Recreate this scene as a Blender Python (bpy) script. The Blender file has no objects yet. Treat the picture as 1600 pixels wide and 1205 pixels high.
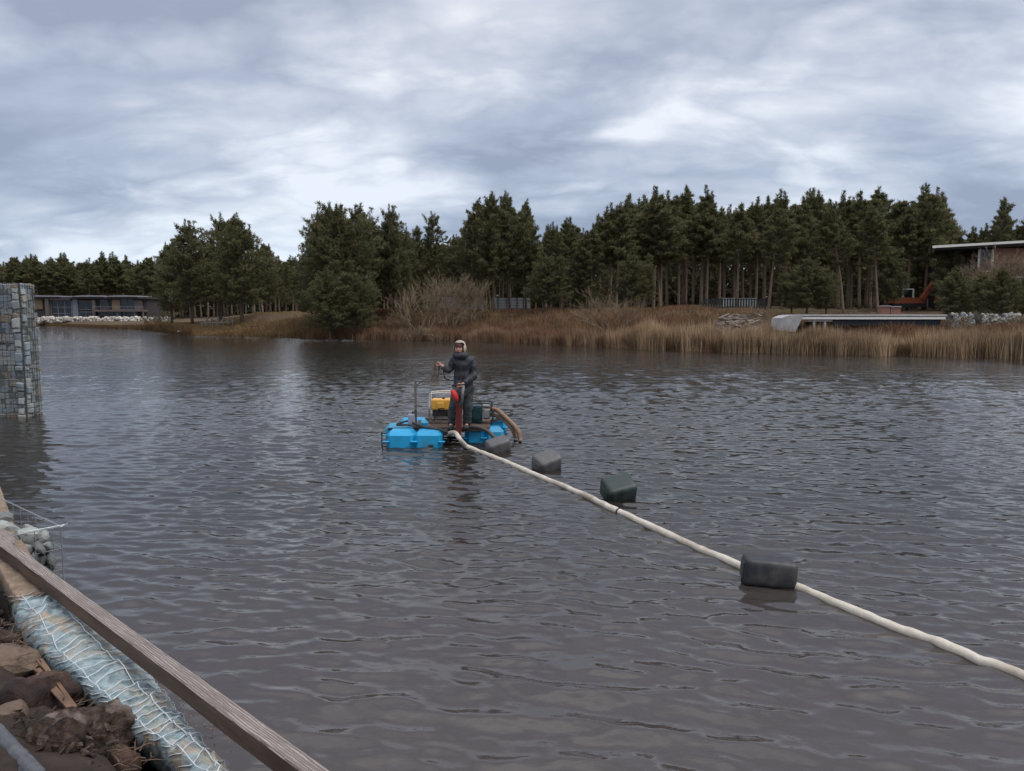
import bpy, bmesh, math, random
import numpy as np
from mathutils import Vector, Matrix, Euler, noise as mnoise
R = math.radians
random.seed(7); RNG = np.random.RandomState(7)
sc = bpy.context.scene
C = sc.collection
# ------------------------------------------------------------------ camera
H_CAM, F_PX, HOR = 2.65, 1203.0, 490.0
PITCH = math.atan((602.5-HOR)/F_PX)
cd = bpy.data.cameras.new('camera'); cam = bpy.data.objects.new('camera', cd); C.objects.link(cam)
cam.location = (0, 0, H_CAM); cam.rotation_euler = (math.pi/2-PITCH, 0, 0)
cd.sensor_width = 36; cd.lens = F_PX/1600*36; cd.clip_start = 0.05; cd.clip_end = 3000
sc.camera = cam
# ------------------------------------------------------------------ world
SUN_EL, SUN_AZ = R(55), R(115)
w = bpy.data.worlds.new('World'); sc.world = w; w.use_nodes = True
nt = w.node_tree; nt.nodes.clear(); N = nt.nodes.new; L = nt.links.new
def math_node(nt, op, a, b=None, clamp=False):
    n = nt.nodes.new('ShaderNodeMath'); n.operation = op; n.use_clamp = clamp
    for i, v in enumerate((a, b)):
        if v is None: continue
        if isinstance(v, (int, float)): n.inputs[i].default_value = v
        else: nt.links.new(v, n.inputs[i])
    return n.outputs[0]
def mixc(nt, f, a, b, mode='MIX'):
    n = nt.nodes.new('ShaderNodeMix'); n.data_type = 'RGBA'; n.blend_type = mode
    for s, v in ((n.inputs[0], f), (n.inputs[6], a), (n.inputs[7], b)):
        if isinstance(v, (int, float)): s.default_value = v
        elif isinstance(v, tuple): s.default_value = (*v, 1) if len(v) == 3 else v
        else: nt.links.new(v, s)
    return n.outputs[2]
def ramp(nt, f, stops):
    n = nt.nodes.new('ShaderNodeValToRGB'); nt.links.new(f, n.inputs[0])
    e = n.color_ramp.elements
    while len(e) < len(stops): e.new(0.5)
    for i, (p, c) in enumerate(stops):
        e[i].position = p; e[i].color = (c, c, c, 1) if isinstance(c, (int, float)) else (*c, 1)
    return n.outputs[0]
def noise_tex(nt, vec, scale, detail=4, rough=0.55, dist=0.0):
    n = nt.nodes.new('ShaderNodeTexNoise'); n.inputs['Scale'].default_value = scale
    n.inputs['Detail'].default_value = detail; n.inputs['Roughness'].default_value = rough
    n.inputs['Distortion'].default_value = dist
    if vec is not None: nt.links.new(vec, n.inputs['Vector'])
    return n.outputs['Fac']
def mapping(nt, vec, scale=(1,1,1), loc=(0,0,0), rot=(0,0,0)):
    n = nt.nodes.new('ShaderNodeMapping'); nt.links.new(vec, n.inputs[0])
    n.inputs['Scale'].default_value = scale; n.inputs['Location'].default_value = loc; n.inputs['Rotation'].default_value = rot
    return n.outputs[0]
sky = N('ShaderNodeTexSky'); sky.sky_type = 'NISHITA'; sky.sun_disc = False
sky.sun_elevation = SUN_EL; sky.sun_rotation = SUN_AZ
tc = N('ShaderNodeTexCoord'); sep = N('ShaderNodeSeparateXYZ'); L(tc.outputs['Generated'], sep.inputs[0])
zc = math_node(nt, 'MAXIMUM', sep.outputs[2], 0.0)
den = math_node(nt, 'ADD', zc, 0.28)
cmb = N('ShaderNodeCombineXYZ')
L(math_node(nt, 'DIVIDE', sep.outputs[0], den), cmb.inputs[0]); L(math_node(nt, 'DIVIDE', sep.outputs[1], den), cmb.inputs[1])
n1 = noise_tex(nt, mapping(nt, cmb.outputs[0], (0.75, 1.0, 1), (5.3, 2.2, 0)), 1.15, 8, 0.50, 0.25)
n2 = noise_tex(nt, mapping(nt, cmb.outputs[0], (0.8, 1.1, 1), (9.3, 4.4, 0)), 3.6, 6, 0.5, 0.3)
bil = math_node(nt, 'MULTIPLY', math_node(nt, 'ABSOLUTE', math_node(nt, 'SUBTRACT', n2, 0.5)), 2.0)
nn = math_node(nt, 'ADD', math_node(nt, 'MULTIPLY', n1, 0.80), math_node(nt, 'ADD', math_node(nt, 'MULTIPLY', n2, 0.12), math_node(nt, 'MULTIPLY', bil, 0.22)))
cl = ramp(nt, nn, [(0.40, (2.3, 2.6, 3.35)), (0.465, (3.15, 3.5, 4.25)), (0.53, (4.4, 4.65, 5.25)), (0.60, (6.1, 6.25, 6.6))])
# above the view the deck is boosted to light the scene, towards the horizon a little bluer
el = ramp(nt, zc, [(0.0, (0.86, 0.95, 1.06)), (0.12, (0.88, 0.93, 0.98)), (0.4, (1.05, 1.04, 1.03)), (1.0, (2.5, 2.45, 2.38))])
cl = mixc(nt, 1.0, cl, el, 'MULTIPLY')
colr = mixc(nt, 0.93, sky.outputs[0], cl)
bg = N('ShaderNodeBackground'); L(colr, bg.inputs[0]); bg.inputs[1].default_value = 0.1
wo = N('ShaderNodeOutputWorld'); L(bg.outputs[0], wo.inputs[0])
sl = bpy.data.lights.new('sun', 'SUN'); sl.energy = 1.1; sl.angle = R(40); sl.color = (1, 0.96, 0.9)
so = bpy.data.objects.new('sun', sl); C.objects.link(so)
sd = Vector((math.sin(SUN_AZ)*math.cos(SUN_EL), math.cos(SUN_AZ)*math.cos(SUN_EL), math.sin(SUN_EL)))
so.rotation_euler = sd.to_track_quat('Z', 'Y').to_euler(); so.location = (0, -20, 30)
sc.view_settings.view_transform = 'Standard'; sc.view_settings.look = 'None'
sc.view_settings.exposure = 0.62; sc.view_settings.gamma = 1; sc.view_settings.use_curve_mapping = False
sc.render.engine = 'CYCLES'
sc.cycles.max_bounces = 6; sc.cycles.diffuse_bounces = 3; sc.cycles.glossy_bounces = 3; sc.cycles.transparent_max_bounces = 8
# ------------------------------------------------------------------ geometry of the view: where things stand
def ray(u, v):
    x = (u-800)/F_PX; dy = (602.5-v)/F_PX
    cp, sp = math.cos(PITCH), math.sin(PITCH)
    return Vector((x, cp+dy*sp, -sp+dy*cp))
def P(u, v, z=0.0):
    d = ray(u, v); t = (z-H_CAM)/d.z
    return Vector((d.x*t, d.y*t, z))
def W(u, v, Y):
    d = ray(u, v); t = Y/d.y
    return Vector((d.x*t, Y, H_CAM+d.z*t))
# ------------------------------------------------------------------ materials
MATS = {}
def mat(name, c1, c2=None, scale=6.0, rough=0.7, bump=0.0, bscale=None, stretch=(1,1,1), metal=0.0, detail=5, contrast=0.25,
        attr=None, c3=None, transl=0.0, spec=0.4, world=False):
    m = bpy.data.materials.new(name); m.use_nodes = True; t = m.node_tree
    b = t.nodes['Principled BSDF']; b.inputs['Roughness'].default_value = rough; b.inputs['Metallic'].default_value = metal
    b.inputs['Specular IOR Level'].default_value = spec
    if world: g = t.nodes.new('ShaderNodeNewGeometry').outputs['Position']
    else: g = t.nodes.new('ShaderNodeTexCoord').outputs['Object']
    vec = mapping(t, g, stretch)
    c2 = c2 or tuple(x*0.6 for x in c1)
    f = ramp(t, noise_tex(t, vec, scale, detail, 0.6), [(0.5-contrast, 0.0), (0.5+contrast, 1.0)])
    col = mixc(t, f, c2, c1)
    if c3:
        f3 = ramp(t, noise_tex(t, vec, scale*0.31, 4, 0.6), [(0.5, 0.0), (0.66, 1.0)])
        col = mixc(t, f3, col, c3)
    if attr:
        a = t.nodes.new('ShaderNodeAttribute'); a.attribute_name = attr
        col = mixc(t, 1.0, col, a.outputs['Color'], 'MULTIPLY')
    t.links.new(col, b.inputs['Base Color'])
    if transl: 
        tr = t.nodes.new('ShaderNodeBsdfTranslucent'); t.links.new(col, tr.inputs[0])
        mx = t.nodes.new('ShaderNodeMixShader'); mx.inputs[0].default_value = transl
        t.links.new(b.outputs[0], mx.inputs[1]); t.links.new(tr.outputs[0], mx.inputs[2])
        t.links.new(mx.outputs[0], t.nodes['Material Output'].inputs[0])
    if bump:
        bn = t.nodes.new('ShaderNodeBump'); bn.inputs['Strength'].default_value = 1.0; bn.inputs['Distance'].default_value = bump
        t.links.new(noise_tex(t, vec, bscale or scale*2, 6, 0.65), bn.inputs['Height']); t.links.new(bn.outputs[0], b.inputs['Normal'])
    MATS[name] = m; return m
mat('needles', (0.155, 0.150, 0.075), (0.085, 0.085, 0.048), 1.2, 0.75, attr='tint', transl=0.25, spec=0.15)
mat('bark_pine', (0.13, 0.095, 0.07), (0.05, 0.04, 0.035), 5, 0.9, 0.02, stretch=(1,1,0.3), spec=0.1)
mat('bark_pale', (0.26, 0.19, 0.14), (0.12, 0.09, 0.07), 5, 0.9, 0.02, stretch=(1,1,0.3), spec=0.1)
mat('twigs', (0.25, 0.19, 0.125), (0.14, 0.105, 0.07), 1.5, 0.9, spec=0.1)
mat('reed', (0.40, 0.295, 0.19), (0.24, 0.175, 0.115), 0.5, 0.8, attr='tint', transl=0.2, spec=0.1, world=True)
mat('soil_far', (0.115, 0.075, 0.05), (0.055, 0.04, 0.03), 0.6, 0.95, 0.05, c3=(0.10, 0.085, 0.04), spec=0.1, world=True)
mat('branch_grey', (0.115, 0.118, 0.13), (0.05, 0.05, 0.056), 14, 0.8, 0.01, 30)
mat('mud', (0.052, 0.036, 0.027), (0.018, 0.012, 0.010), 9, 0.85, 0.02, 25, spec=0.25)
mat('wood', (0.33, 0.26, 0.215), (0.13, 0.095, 0.075), 10, 0.75, 0.004, 30, stretch=(0.06,1,1), contrast=0.16, spec=0.2)
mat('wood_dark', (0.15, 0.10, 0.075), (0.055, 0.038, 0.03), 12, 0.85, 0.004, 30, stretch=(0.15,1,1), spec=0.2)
mat('bark_wet', (0.045, 0.024, 0.018), (0.016, 0.009, 0.008), 9, 0.7, 0.03, 30, c3=(0.10, 0.058, 0.04), spec=0.3)
mat('bark_rough', (0.095, 0.062, 0.045), (0.012, 0.009, 0.008), 22, 0.8, 0.05, 36, c3=(0.23, 0.18, 0.15), spec=0.2, contrast=.15)
mat('split_wood', (0.20, 0.115, 0.068), (0.08, 0.045, 0.03), 10, 0.7, 0.006, 30, stretch=(1,1,0.3), spec=0.3)
mat('sheet', (0.34, 0.415, 0.425), (0.11, 0.155, 0.175), 13, 0.45, 0.016, 22, c3=(0.34, 0.28, 0.21), contrast=.17, spec=0.4)
mat('brown_sheet', (0.30, 0.22, 0.155), (0.14, 0.10, 0.075), 14, 0.85, 0.008, 30, spec=0.2)
mat('wire', (0.66, 0.70, 0.72), (0.48, 0.50, 0.51), 20, 0.5, metal=0.3)
mat('wire_dull', (0.34, 0.35, 0.35), (0.20, 0.20, 0.20), 20, 0.5, metal=0.4)
mat('rock_brown', (0.20, 0.145, 0.105), (0.13, 0.09, 0.065), 8, 0.85, 0.012, 26, c3=(0.09, 0.065, 0.05), spec=0.2)
mat('wire_dark', (0.11, 0.115, 0.12), (0.06, 0.06, 0.06), 20, 0.55, metal=0.5)
for i, (a, b_) in enumerate([((0.40,0.41,0.38),(0.25,0.26,0.25)), ((0.31,0.35,0.37),(0.20,0.23,0.25)), ((0.34,0.28,0.21),(0.20,0.16,0.12)), ((0.23,0.24,0.23),(0.12,0.125,0.12)), ((0.40,0.36,0.31),(0.24,0.21,0.18))]):
    mat('stone%d' % i, a, b_, 7, 0.85, 0.015, 18, spec=0.25)
mat('stone_core', (0.15, 0.155, 0.155), (0.07, 0.072, 0.075), 6, 0.95, 0.03, 9)
mat('riprap', (0.62, 0.58, 0.53), (0.33, 0.29, 0.25), 2, 0.9, world=True)
mat('blue_float', (0.020, 0.35, 0.62), (0.014, 0.27, 0.50), 5, 0.42, 0.003, 30, c3=(0.06, 0.24, 0.36), spec=0.4)
mat('black_rubber', (0.030, 0.031, 0.035), (0.018, 0.018, 0.021), 10, 0.45, 0.003, 30, c3=(0.06,0.055,0.05))
mat('grey_plastic', (0.105, 0.100, 0.10), (0.07, 0.067, 0.068), 8, 0.55, 0.003, 30, c3=(0.14,0.13,0.125))
mat('green_plastic', (0.022, 0.036, 0.033), (0.014, 0.024, 0.022), 8, 0.45, 0.003, 30, c3=(0.05,0.07,0.062))
mat('steel_dark', (0.055, 0.045, 0.042), (0.025, 0.022, 0.021), 14, 0.6, 0.003, metal=0.2)
mat('steel_grey', (0.36, 0.35, 0.33), (0.18, 0.17, 0.16), 14, 0.45, metal=0.5)
mat('rust_post', (0.22, 0.19, 0.16), (0.10, 0.08, 0.07), 14, 0.75, 0.003)
mat('red_paint', (0.16, 0.018, 0.016), (0.07, 0.012, 0.012), 12, 0.5)
mat('red_bright', (0.62, 0.045, 0.035), (0.42, 0.03, 0.025), 10, 0.5)
mat('yellow_paint', (0.80, 0.42, 0.07), (0.66, 0.33, 0.05), 9, 0.4, c3=(0.45,0.22,0.05))
mat('white_paint', (0.75, 0.73, 0.68), (0.55, 0.53, 0.49), 9, 0.5)
mat('teal_paint', (0.010, 0.055, 0.055), (0.006, 0.03, 0.032), 9, 0.4)
mat('jug', (0.42, 0.44, 0.50), (0.30, 0.32, 0.38), 8, 0.45, transl=0.2)
mat('hose_cream', (0.62, 0.565, 0.475), (0.42, 0.365, 0.29), 6, 0.5, 0.008, 18, c3=(0.33,0.27,0.21))
mat('hose_brown', (0.28, 0.17, 0.10), (0.13, 0.08, 0.05), 9, 0.6, 0.004, 30)
mat('hose_dark', (0.085, 0.065, 0.055), (0.04, 0.033, 0.03), 9, 0.5)
mat('skin', (0.55, 0.30, 0.22), (0.45, 0.23, 0.17), 20, 0.6)
mat('jacket', (0.036, 0.038, 0.047), (0.018, 0.020, 0.025), 7, 0.7, 0.02, 9)
mat('trousers', (0.058, 0.064, 0.062), (0.034, 0.038, 0.038), 9, 0.8, 0.012, 13)
mat('boots', (0.05, 0.055, 0.052), (0.028, 0.03, 0.03), 9, 0.5)
mat('hood', (0.50, 0.43, 0.38), (0.34, 0.29, 0.25), 22, 0.8, 0.008, 30, c3=(0.25,0.21,0.17))
mat('beanie', (0.075, 0.022, 0.020), (0.04, 0.014, 0.014), 20, 0.85, 0.006, 40)
mat('beard', (0.06, 0.028, 0.018), (0.03, 0.018, 0.012), 30, 0.9)
mat('house_dark', (0.060, 0.050, 0.052), (0.035, 0.03, 0.032), 2, 0.8)
mat('house_frame', (0.145, 0.11, 0.10), (0.10, 0.078, 0.07), 2, 0.8)
mat('house_tan', (0.24, 0.17, 0.105), (0.15, 0.105, 0.07), 3, 0.8)
mat('house_stone', (0.20, 0.21, 0.245), (0.12, 0.13, 0.16), 1.5, 0.85)
mat('roof_edge', (0.26, 0.255, 0.27), (0.18, 0.175, 0.19), 2, 0.6)
mat('brick_red', (0.34, 0.17, 0.125), (0.22, 0.11, 0.08), 2, 0.85)
mat('concrete', (0.42, 0.41, 0.40), (0.26, 0.25, 0.245), 2, 0.85, 0.01)
mat('navy_panel', (0.018, 0.02, 0.034), (0.012, 0.013, 0.02), 3, 0.6)
mat('fence_grey', (0.50, 0.52, 0.51), (0.32, 0.33, 0.33), 1.2, 0.7)
mat('fence_pale', (0.62, 0.58, 0.56), (0.36, 0.33, 0.31), 0.9, 0.8)
mat('fence_black', (0.03, 0.03, 0.033), (0.02, 0.02, 0.02), 3, 0.7)
mat('orange_paint', (0.36, 0.11, 0.055), (0.3, 0.07, 0.03), 3, 0.6)
mat('plank_old', (0.24, 0.19, 0.15), (0.11, 0.085, 0.07), 2, 0.85)
def glass_mat():
    m = bpy.data.materials.new('window_glass'); m.use_nodes = True; b = m.node_tree.nodes['Principled BSDF']
    b.inputs['Base Color'].default_value = (0.015, 0.018, 0.024, 1); b.inputs['Roughness'].default_value = 0.08; MATS['window_glass'] = m
glass_mat()
def wood_beam_mat():
    m = bpy.data.materials.new('weathered_beam'); m.use_nodes = True; t = m.node_tree; b = t.nodes['Principled BSDF']
    o = t.nodes.new('ShaderNodeTexCoord').outputs['Object']
    wv = t.nodes.new('ShaderNodeTexWave'); wv.wave_type = 'BANDS'; wv.bands_direction = 'Y'
    warp = mapping(t, o, (0.22, 1, 0.5), (0, 0.5, 0)); t.links.new(warp, wv.inputs['Vector'])
    wv.inputs['Scale'].default_value = 24; wv.inputs['Distortion'].default_value = 7; wv.inputs['Detail'].default_value = 4; wv.inputs['Detail Scale'].default_value = 1.1
    g = ramp(t, wv.outputs['Fac'], [(0.1, 0.0), (0.75, 1.0)])
    fine = noise_tex(t, mapping(t, o, (4, 110, 110)), 1.0, 5, 0.6)
    col = mixc(t, g, (0.19, 0.15, 0.13), (0.40, 0.345, 0.315))
    col = mixc(t, ramp(t, fine, [(0.35, 0.0), (0.65, 1.0)]), mixc(t, 0.55, col, (0.07, 0.048, 0.04)), col)
    big = ramp(t, noise_tex(t, mapping(t, o, (1.3, 3, 3)), 2.2, 5), [(0.42, 0.0), (0.62, 1.0)])
    col = mixc(t, math_node(t, 'MULTIPLY', big, 0.5), col, (0.14, 0.105, 0.085))
    t.links.new(col, b.inputs['Base Color']); b.inputs['Roughness'].default_value = 0.8
    bn = t.nodes.new('ShaderNodeBump'); bn.inputs['Distance'].default_value = 0.004
    t.links.new(math_node(t, 'ADD', g, fine), bn.inputs['Height']); t.links.new(bn.outputs[0], b.inputs['Normal'])
    MATS['weathered_beam'] = m
wood_beam_mat()
def water_mat():
    m = bpy.data.materials.new('lake_water'); m.use_nodes = True; t = m.node_tree; b = t.nodes['Principled BSDF']
    g = t.nodes.new('ShaderNodeNewGeometry').outputs['Position']
    big = noise_tex(t, mapping(t, g, (0.10, 0.16, 1)), 1.0, 3)
    clear = mixc(t, ramp(t, big, [(0.35, 0.0), (0.65, 1.0)]), (0.016, 0.014, 0.012), (0.027, 0.023, 0.020))
    sp_ = t.nodes.new('ShaderNodeSeparateXYZ'); t.links.new(g, sp_.inputs[0])
    silt = math_node(t, 'ADD', math_node(t, 'DIVIDE', sp_.outputs[1], 14.0), math_node(t, 'MULTIPLY', big, 0.5))
    col = mixc(t, ramp(t, silt, [(0.5, 0.0), (1.15, 1.0)]), (0.058, 0.047, 0.044), clear)
    t.links.new(col, b.inputs['Base Color'])
    b.inputs['Roughness'].default_value = 0.03; b.inputs['IOR'].default_value = 1.333; b.inputs['Specular IOR Level'].default_value = 0.85
    ln = t.nodes.new('ShaderNodeVectorMath'); ln.operation = 'LENGTH'; t.links.new(g, ln.inputs[0])
    far = ramp(t, math_node(t, 'DIVIDE', ln.outputs['Value'], 100.0), [(0.10, 0.0), (0.45, 1.0)])
    fine = noise_tex(t, mapping(t, g, (5.0, 9.0, 5), rot=(0, 0, R(-12))), 1.0, 4, 0.6, 0.4)
    mid = noise_tex(t, mapping(t, g, (1.5, 3.6, 2), rot=(0, 0, R(-9))), 1.0, 4, 0.6, 0.3)
    bf = t.nodes.new('ShaderNodeBump'); bf.inputs['Distance'].default_value = 0.004; bf.inputs['Strength'].default_value = 1
    t.links.new(fine, bf.inputs['Height'])
    bm = t.nodes.new('ShaderNodeBump'); bm.inputs['Distance'].default_value = 0.045
    t.links.new(math_node(t, 'MULTIPLY', mid, far), bm.inputs['Height']); t.links.new(bf.outputs[0], bm.inputs['Normal'])
    t.links.new(bm.outputs[0], b.inputs['Normal'])
    MATS['lake_water'] = m
water_mat()
def M(x): return MATS[x] if isinstance(x, str) else x
# ------------------------------------------------------------------ builders
BASE = {}
def tag(o, label=None, cat=None, group=None, kind=None):
    if label: o['label'] = label
    if cat: o['category'] = cat
    if group: o['group'] = group
    if kind: o['kind'] = kind
    return o
def empty(name, loc, label, cat, group=None):
    o = bpy.data.objects.new(name, None); C.objects.link(o); o.location = loc; o.empty_display_size = 0.2
    BASE[o.name] = Vector(loc); return tag(o, label, cat, group)
def copy_tree(o, parent=None):
    c = o.copy(); C.objects.link(c)
    if parent is not None: c.parent = parent
    for ch in o.children: copy_tree(ch, c)
    return c
class MB:
    def __init__(s): s.v = []; s.f = []; s.smooth = False
    def add(s, vs, fs):
        n = len(s.v); s.v.extend(Vector(v) for v in vs); s.f.extend([tuple(i+n for i in f) for f in fs]); return s
    def box(s, c, size, rz=0, rot=None):
        c = Vector(c); h = [x/2 for x in size]; m = (rot.to_matrix() if rot else Matrix.Rotation(rz, 3, 'Z'))
        vs = [c + m @ Vector((sx*h[0], sy*h[1], sz*h[2])) for sx in (-1,1) for sy in (-1,1) for sz in (-1,1)]
        return s.add(vs, [(0,1,3,2),(4,6,7,5),(0,4,5,1),(2,3,7,6),(0,2,6,4),(1,5,7,3)])
    def bar(s, a, b, wd, ht=None):
        a = Vector(a); b = Vector(b); d = b-a; ht = ht or wd
        q = d.to_track_quat('X', 'Z'); return s.box((a+b)/2, (d.length, wd, ht), rot=q)
    def rbox(s, c, size, bev, seg=2, rot=None, taper=1.0):
        bm = bmesh.new(); bmesh.ops.create_cube(bm, size=1)
        for v in bm.verts:
            k = taper if v.co.z > 0 else 1
            v.co = Vector((v.co.x*size[0]*k, v.co.y*size[1]*k, v.co.z*size[2]))
        bmesh.ops.bevel(bm, geom=list(bm.edges), offset=bev, segments=seg, profile=0.6, affect='EDGES')
        m = rot.to_matrix() if rot else Matrix.Identity(3); c = Vector(c)
        s.add([c+m@v.co for v in bm.verts], [[v.index for v in f.verts] for f in (bm.verts.index_update() or bm.faces)])
        bm.free(); return s
    def tube(s, pts, r, n=8, cap=True):
        pts = [Vector(p) for p in pts]; rs = r if isinstance(r, (list, tuple)) else [r]*len(pts)
        k = len(s.v); up = Vector((0.13, 0.21, 0.97)).normalized(); prev = None
        for i, p in enumerate(pts):
            t = (pts[min(i+1, len(pts)-1)]-pts[max(i-1, 0)])
            t = t.normalized() if t.length > 1e-9 else Vector((0,0,1))
            if prev is None:
                a = t.cross(up if abs(t.dot(up)) < 0.95 else Vector((1,0,0))).normalized()
            else: a = (prev-t*prev.dot(t)).normalized()
            prev = a; b = t.cross(a)
            for j in range(n):
                th = 2*math.pi*j/n; s.v.append(p+(a*math.cos(th)+b*math.sin(th))*rs[i])
        for i in range(len(pts)-1):
            for j in range(n):
                s.f.append((k+i*n+j, k+i*n+(j+1)%n, k+(i+1)*n+(j+1)%n, k+(i+1)*n+j))
        if cap: s.f.append(tuple(k+j for j in reversed(range(n)))); e = k+(len(pts)-1)*n; s.f.append(tuple(e+j for j in range(n)))
        return s
    def grid(s, fn, nu, nv):
        k = len(s.v)
        for i in range(nu+1):
            for j in range(nv+1): s.v.append(Vector(fn(i/nu, j/nv)))
        for i in range(nu):
            for j in range(nv):
                a = k+i*(nv+1)+j; s.f.append((a, a+nv+1, a+nv+2, a+1))
        return s
    def mesh(s, name, m, smooth=False, off=None):
        me = bpy.data.meshes.new(name); off = off or Vector((0,0,0))
        me.from_pydata([tuple(v-off) for v in s.v], [], s.f); me.update()
        for q in (m if isinstance(m, (list, tuple)) else [m]): me.materials.append(M(q))
        if smooth: me.polygons.foreach_set('use_smooth', [True]*len(me.polygons))
        return me
    def build(s, name, m, parent=None, smooth=False, at=None, label=None):
        """parent: verts are world coordinates, stored relative to the parent's base."""
        off = BASE.get(parent.name, Vector((0,0,0))) if parent else (Vector(at) if at else Vector((0,0,0)))
        o = bpy.data.objects.new(name, s.mesh(name, m, smooth, off)); C.objects.link(o)
        if parent: o.parent = parent; BASE[o.name] = off
        elif at: o.location = at; BASE[o.name] = off
        if label: o['label'] = label
        return o
def spline(pts, n=6):
    pts = [Vector(p) for p in pts]; out = []
    for i in range(len(pts)-1):
        p0 = pts[max(i-1,0)]; p1 = pts[i]; p2 = pts[i+1]; p3 = pts[min(i+2,len(pts)-1)]
        for k in range(n):
            t = k/n; out.append(0.5*((2*p1)+(p2-p0)*t+(2*p0-5*p1+4*p2-p3)*t*t+(3*p1-p0-3*p2+p3)*t**3))
    out.append(pts[-1]); return out
def fast_mesh(name, V, F, m, tint=None):
    """V (n,3) floats, F (k,3 or 4) ints, tint per face corner"""
    me = bpy.data.meshes.new(name); k = F.shape[1]
    me.vertices.add(len(V)); me.vertices.foreach_set('co', V.astype(np.float32).ravel())
    me.loops.add(F.size); me.loops.foreach_set('vertex_index', F.astype(np.int32).ravel())
    me.polygons.add(len(F)); me.polygons.foreach_set('loop_start', np.arange(0, F.size, k, dtype=np.int32))
    if tint is not None:
        a = me.color_attributes.new('tint', 'FLOAT_COLOR', 'POINT')
        col = np.ones((len(V), 4), np.float32); col[:, :3] = tint; a.data.foreach_set('color', col.ravel())
    me.update(calc_edges=True); me.materials.append(M(m)); return me
def sstep(x, a, b): t = np.clip((x-a)/(b-a), 0, 1); return t*t*(3-2*t)
# ------------------------------------------------------------------ water
def build_water():
    rs = [2.2]
    while rs[-1] < 90: rs.append(rs[-1] + 0.024*max(1.0, rs[-1]/8)**1.15)
    rs = np.array([0.4, 1.2] + rs + [100, 130, 180, 260, 400, 700, 1500])
    fine = np.arange(R(-36), R(36), 0.0022)
    coarse = np.linspace(R(36), R(324), 40)
    th = np.concatenate([fine, coarse[:-1]])
    nr, nt_ = len(rs), len(th)
    RR, TT = np.meshgrid(rs, th, indexing='ij')
    X = RR*np.sin(TT); Y = RR*np.cos(TT); Z = np.zeros_like(X)
    sp_r = np.gradient(rs)[:, None]*np.ones_like(TT); sp = np.maximum(sp_r, RR*0.0022)
    sp[:, len(fine)-2:] = 9e9
    rng = np.random.RandomState(5); nw = 128
    waves = []
    for n_, l0, l1, m_, sd_, sl_ in ((104, .16, .50, -8, 22, .205), (44, .09, .16, -12, 36, .060), (10, .8, 1.7, -5, 16, .024)):
        for _ in range(n_): waves.append((l0*(l1/l0)**rng.rand(), R(90+m_)+rng.normal(0, R(sd_)), rng.rand()*6.283, sl_*math.sqrt(2/n_)))
    # calmer water in the lee of the bank on the left, patches of stronger ripples
    patch = 0.5+0.5*np.sin(X*0.21+1.3*np.sin(Y*0.13+1))*np.sin(Y*0.17+0.8*np.sin(X*0.11)+2)
    amp = (0.50+0.50*sstep(X+0.25*Y, -6, 4))*(0.62+0.62*patch)*(0.62+0.38*sstep(Y, 4, 12))
    DX = np.zeros_like(X); DY = np.zeros_like(X)
    for l, a, p, s in waves:
        k = 6.283/l
        wgt = sstep(l/sp, 2.0, 3.6)*amp
        q = k*(X*math.cos(a)+Y*math.sin(a))+p
        Z += wgt*s/k*np.sin(q)
        DX += wgt*s/k*math.cos(a)*np.cos(q)*0.9; DY += wgt*s/k*math.sin(a)*np.cos(q)*0.9
    X = X+DX; Y = Y+DY
    V = np.stack([X, Y, Z], -1).reshape(-1, 3)
    i = np.arange(nr-1)[:, None]; j = np.arange(nt_)[None, :]; j2 = (j+1) % nt_
    F = np.stack([i*nt_+j+0*i, (i+1)*nt_+j, (i+1)*nt_+j2, i*nt_+j2], -1).reshape(-1, 4)[:, ::-1]
    me = fast_mesh('water', V, F, 'lake_water'); me.polygons.foreach_set('use_smooth', [True]*len(me.polygons))
    o = bpy.data.objects.new('water', me); C.objects.link(o); tag(o, kind='structure')
build_water()
# ------------------------------------------------------------------ far shore terrain
SH = [(-900,506),(-300,507),(57,508.5),(150,512),(215,515),(262,520),(300,524),(380,525),(470,527.5),(560,529.5),(700,532),(800,535.5),(900,540),(1000,545.5),(1150,550.5),(1350,554),(1600,560),(1800,566),(2300,585)]
sh_th, sh_r = [], []
for u, v in SH:
    p = P(u, v, 0); sh_th.append(math.atan2(p.x, p.y)); sh_r.append(math.hypot(p.x, p.y))
PL = [(-900,1.0),(250,1.0),(340,1.5),(400,2.7),(470,2.9),(830,2.8),(1100,2.9),(1250,2.2),(1500,1.9),(2300,2.0)]
pl_th = [math.atan((u-800)/F_PX*math.cos(PITCH)) for u, _ in PL]; pl_h = [h for _, h in PL]
def ground(x, y):
    x = np.asarray(x, float); y = np.asarray(y, float)
    th = np.arctan2(x, y); r = np.hypot(x, y); d = r-np.interp(th, sh_th, sh_r)
    pl = np.interp(th, pl_th, pl_h)
    h = np.clip(d*0.12, -0.5, 0.14) + (pl-0.14)*sstep(d, 1.2, 17)
    h = h + 1.2*sstep(d, 20, 45)*sstep(th, 0.1, 0.3)
    h = h + 0.12*np.sin(x*0.7+y*0.3)*np.sin(y*0.5-x*0.2)*sstep(d, 2, 8)
    return h
def gh(x, y): return float(ground(x, y))
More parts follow.
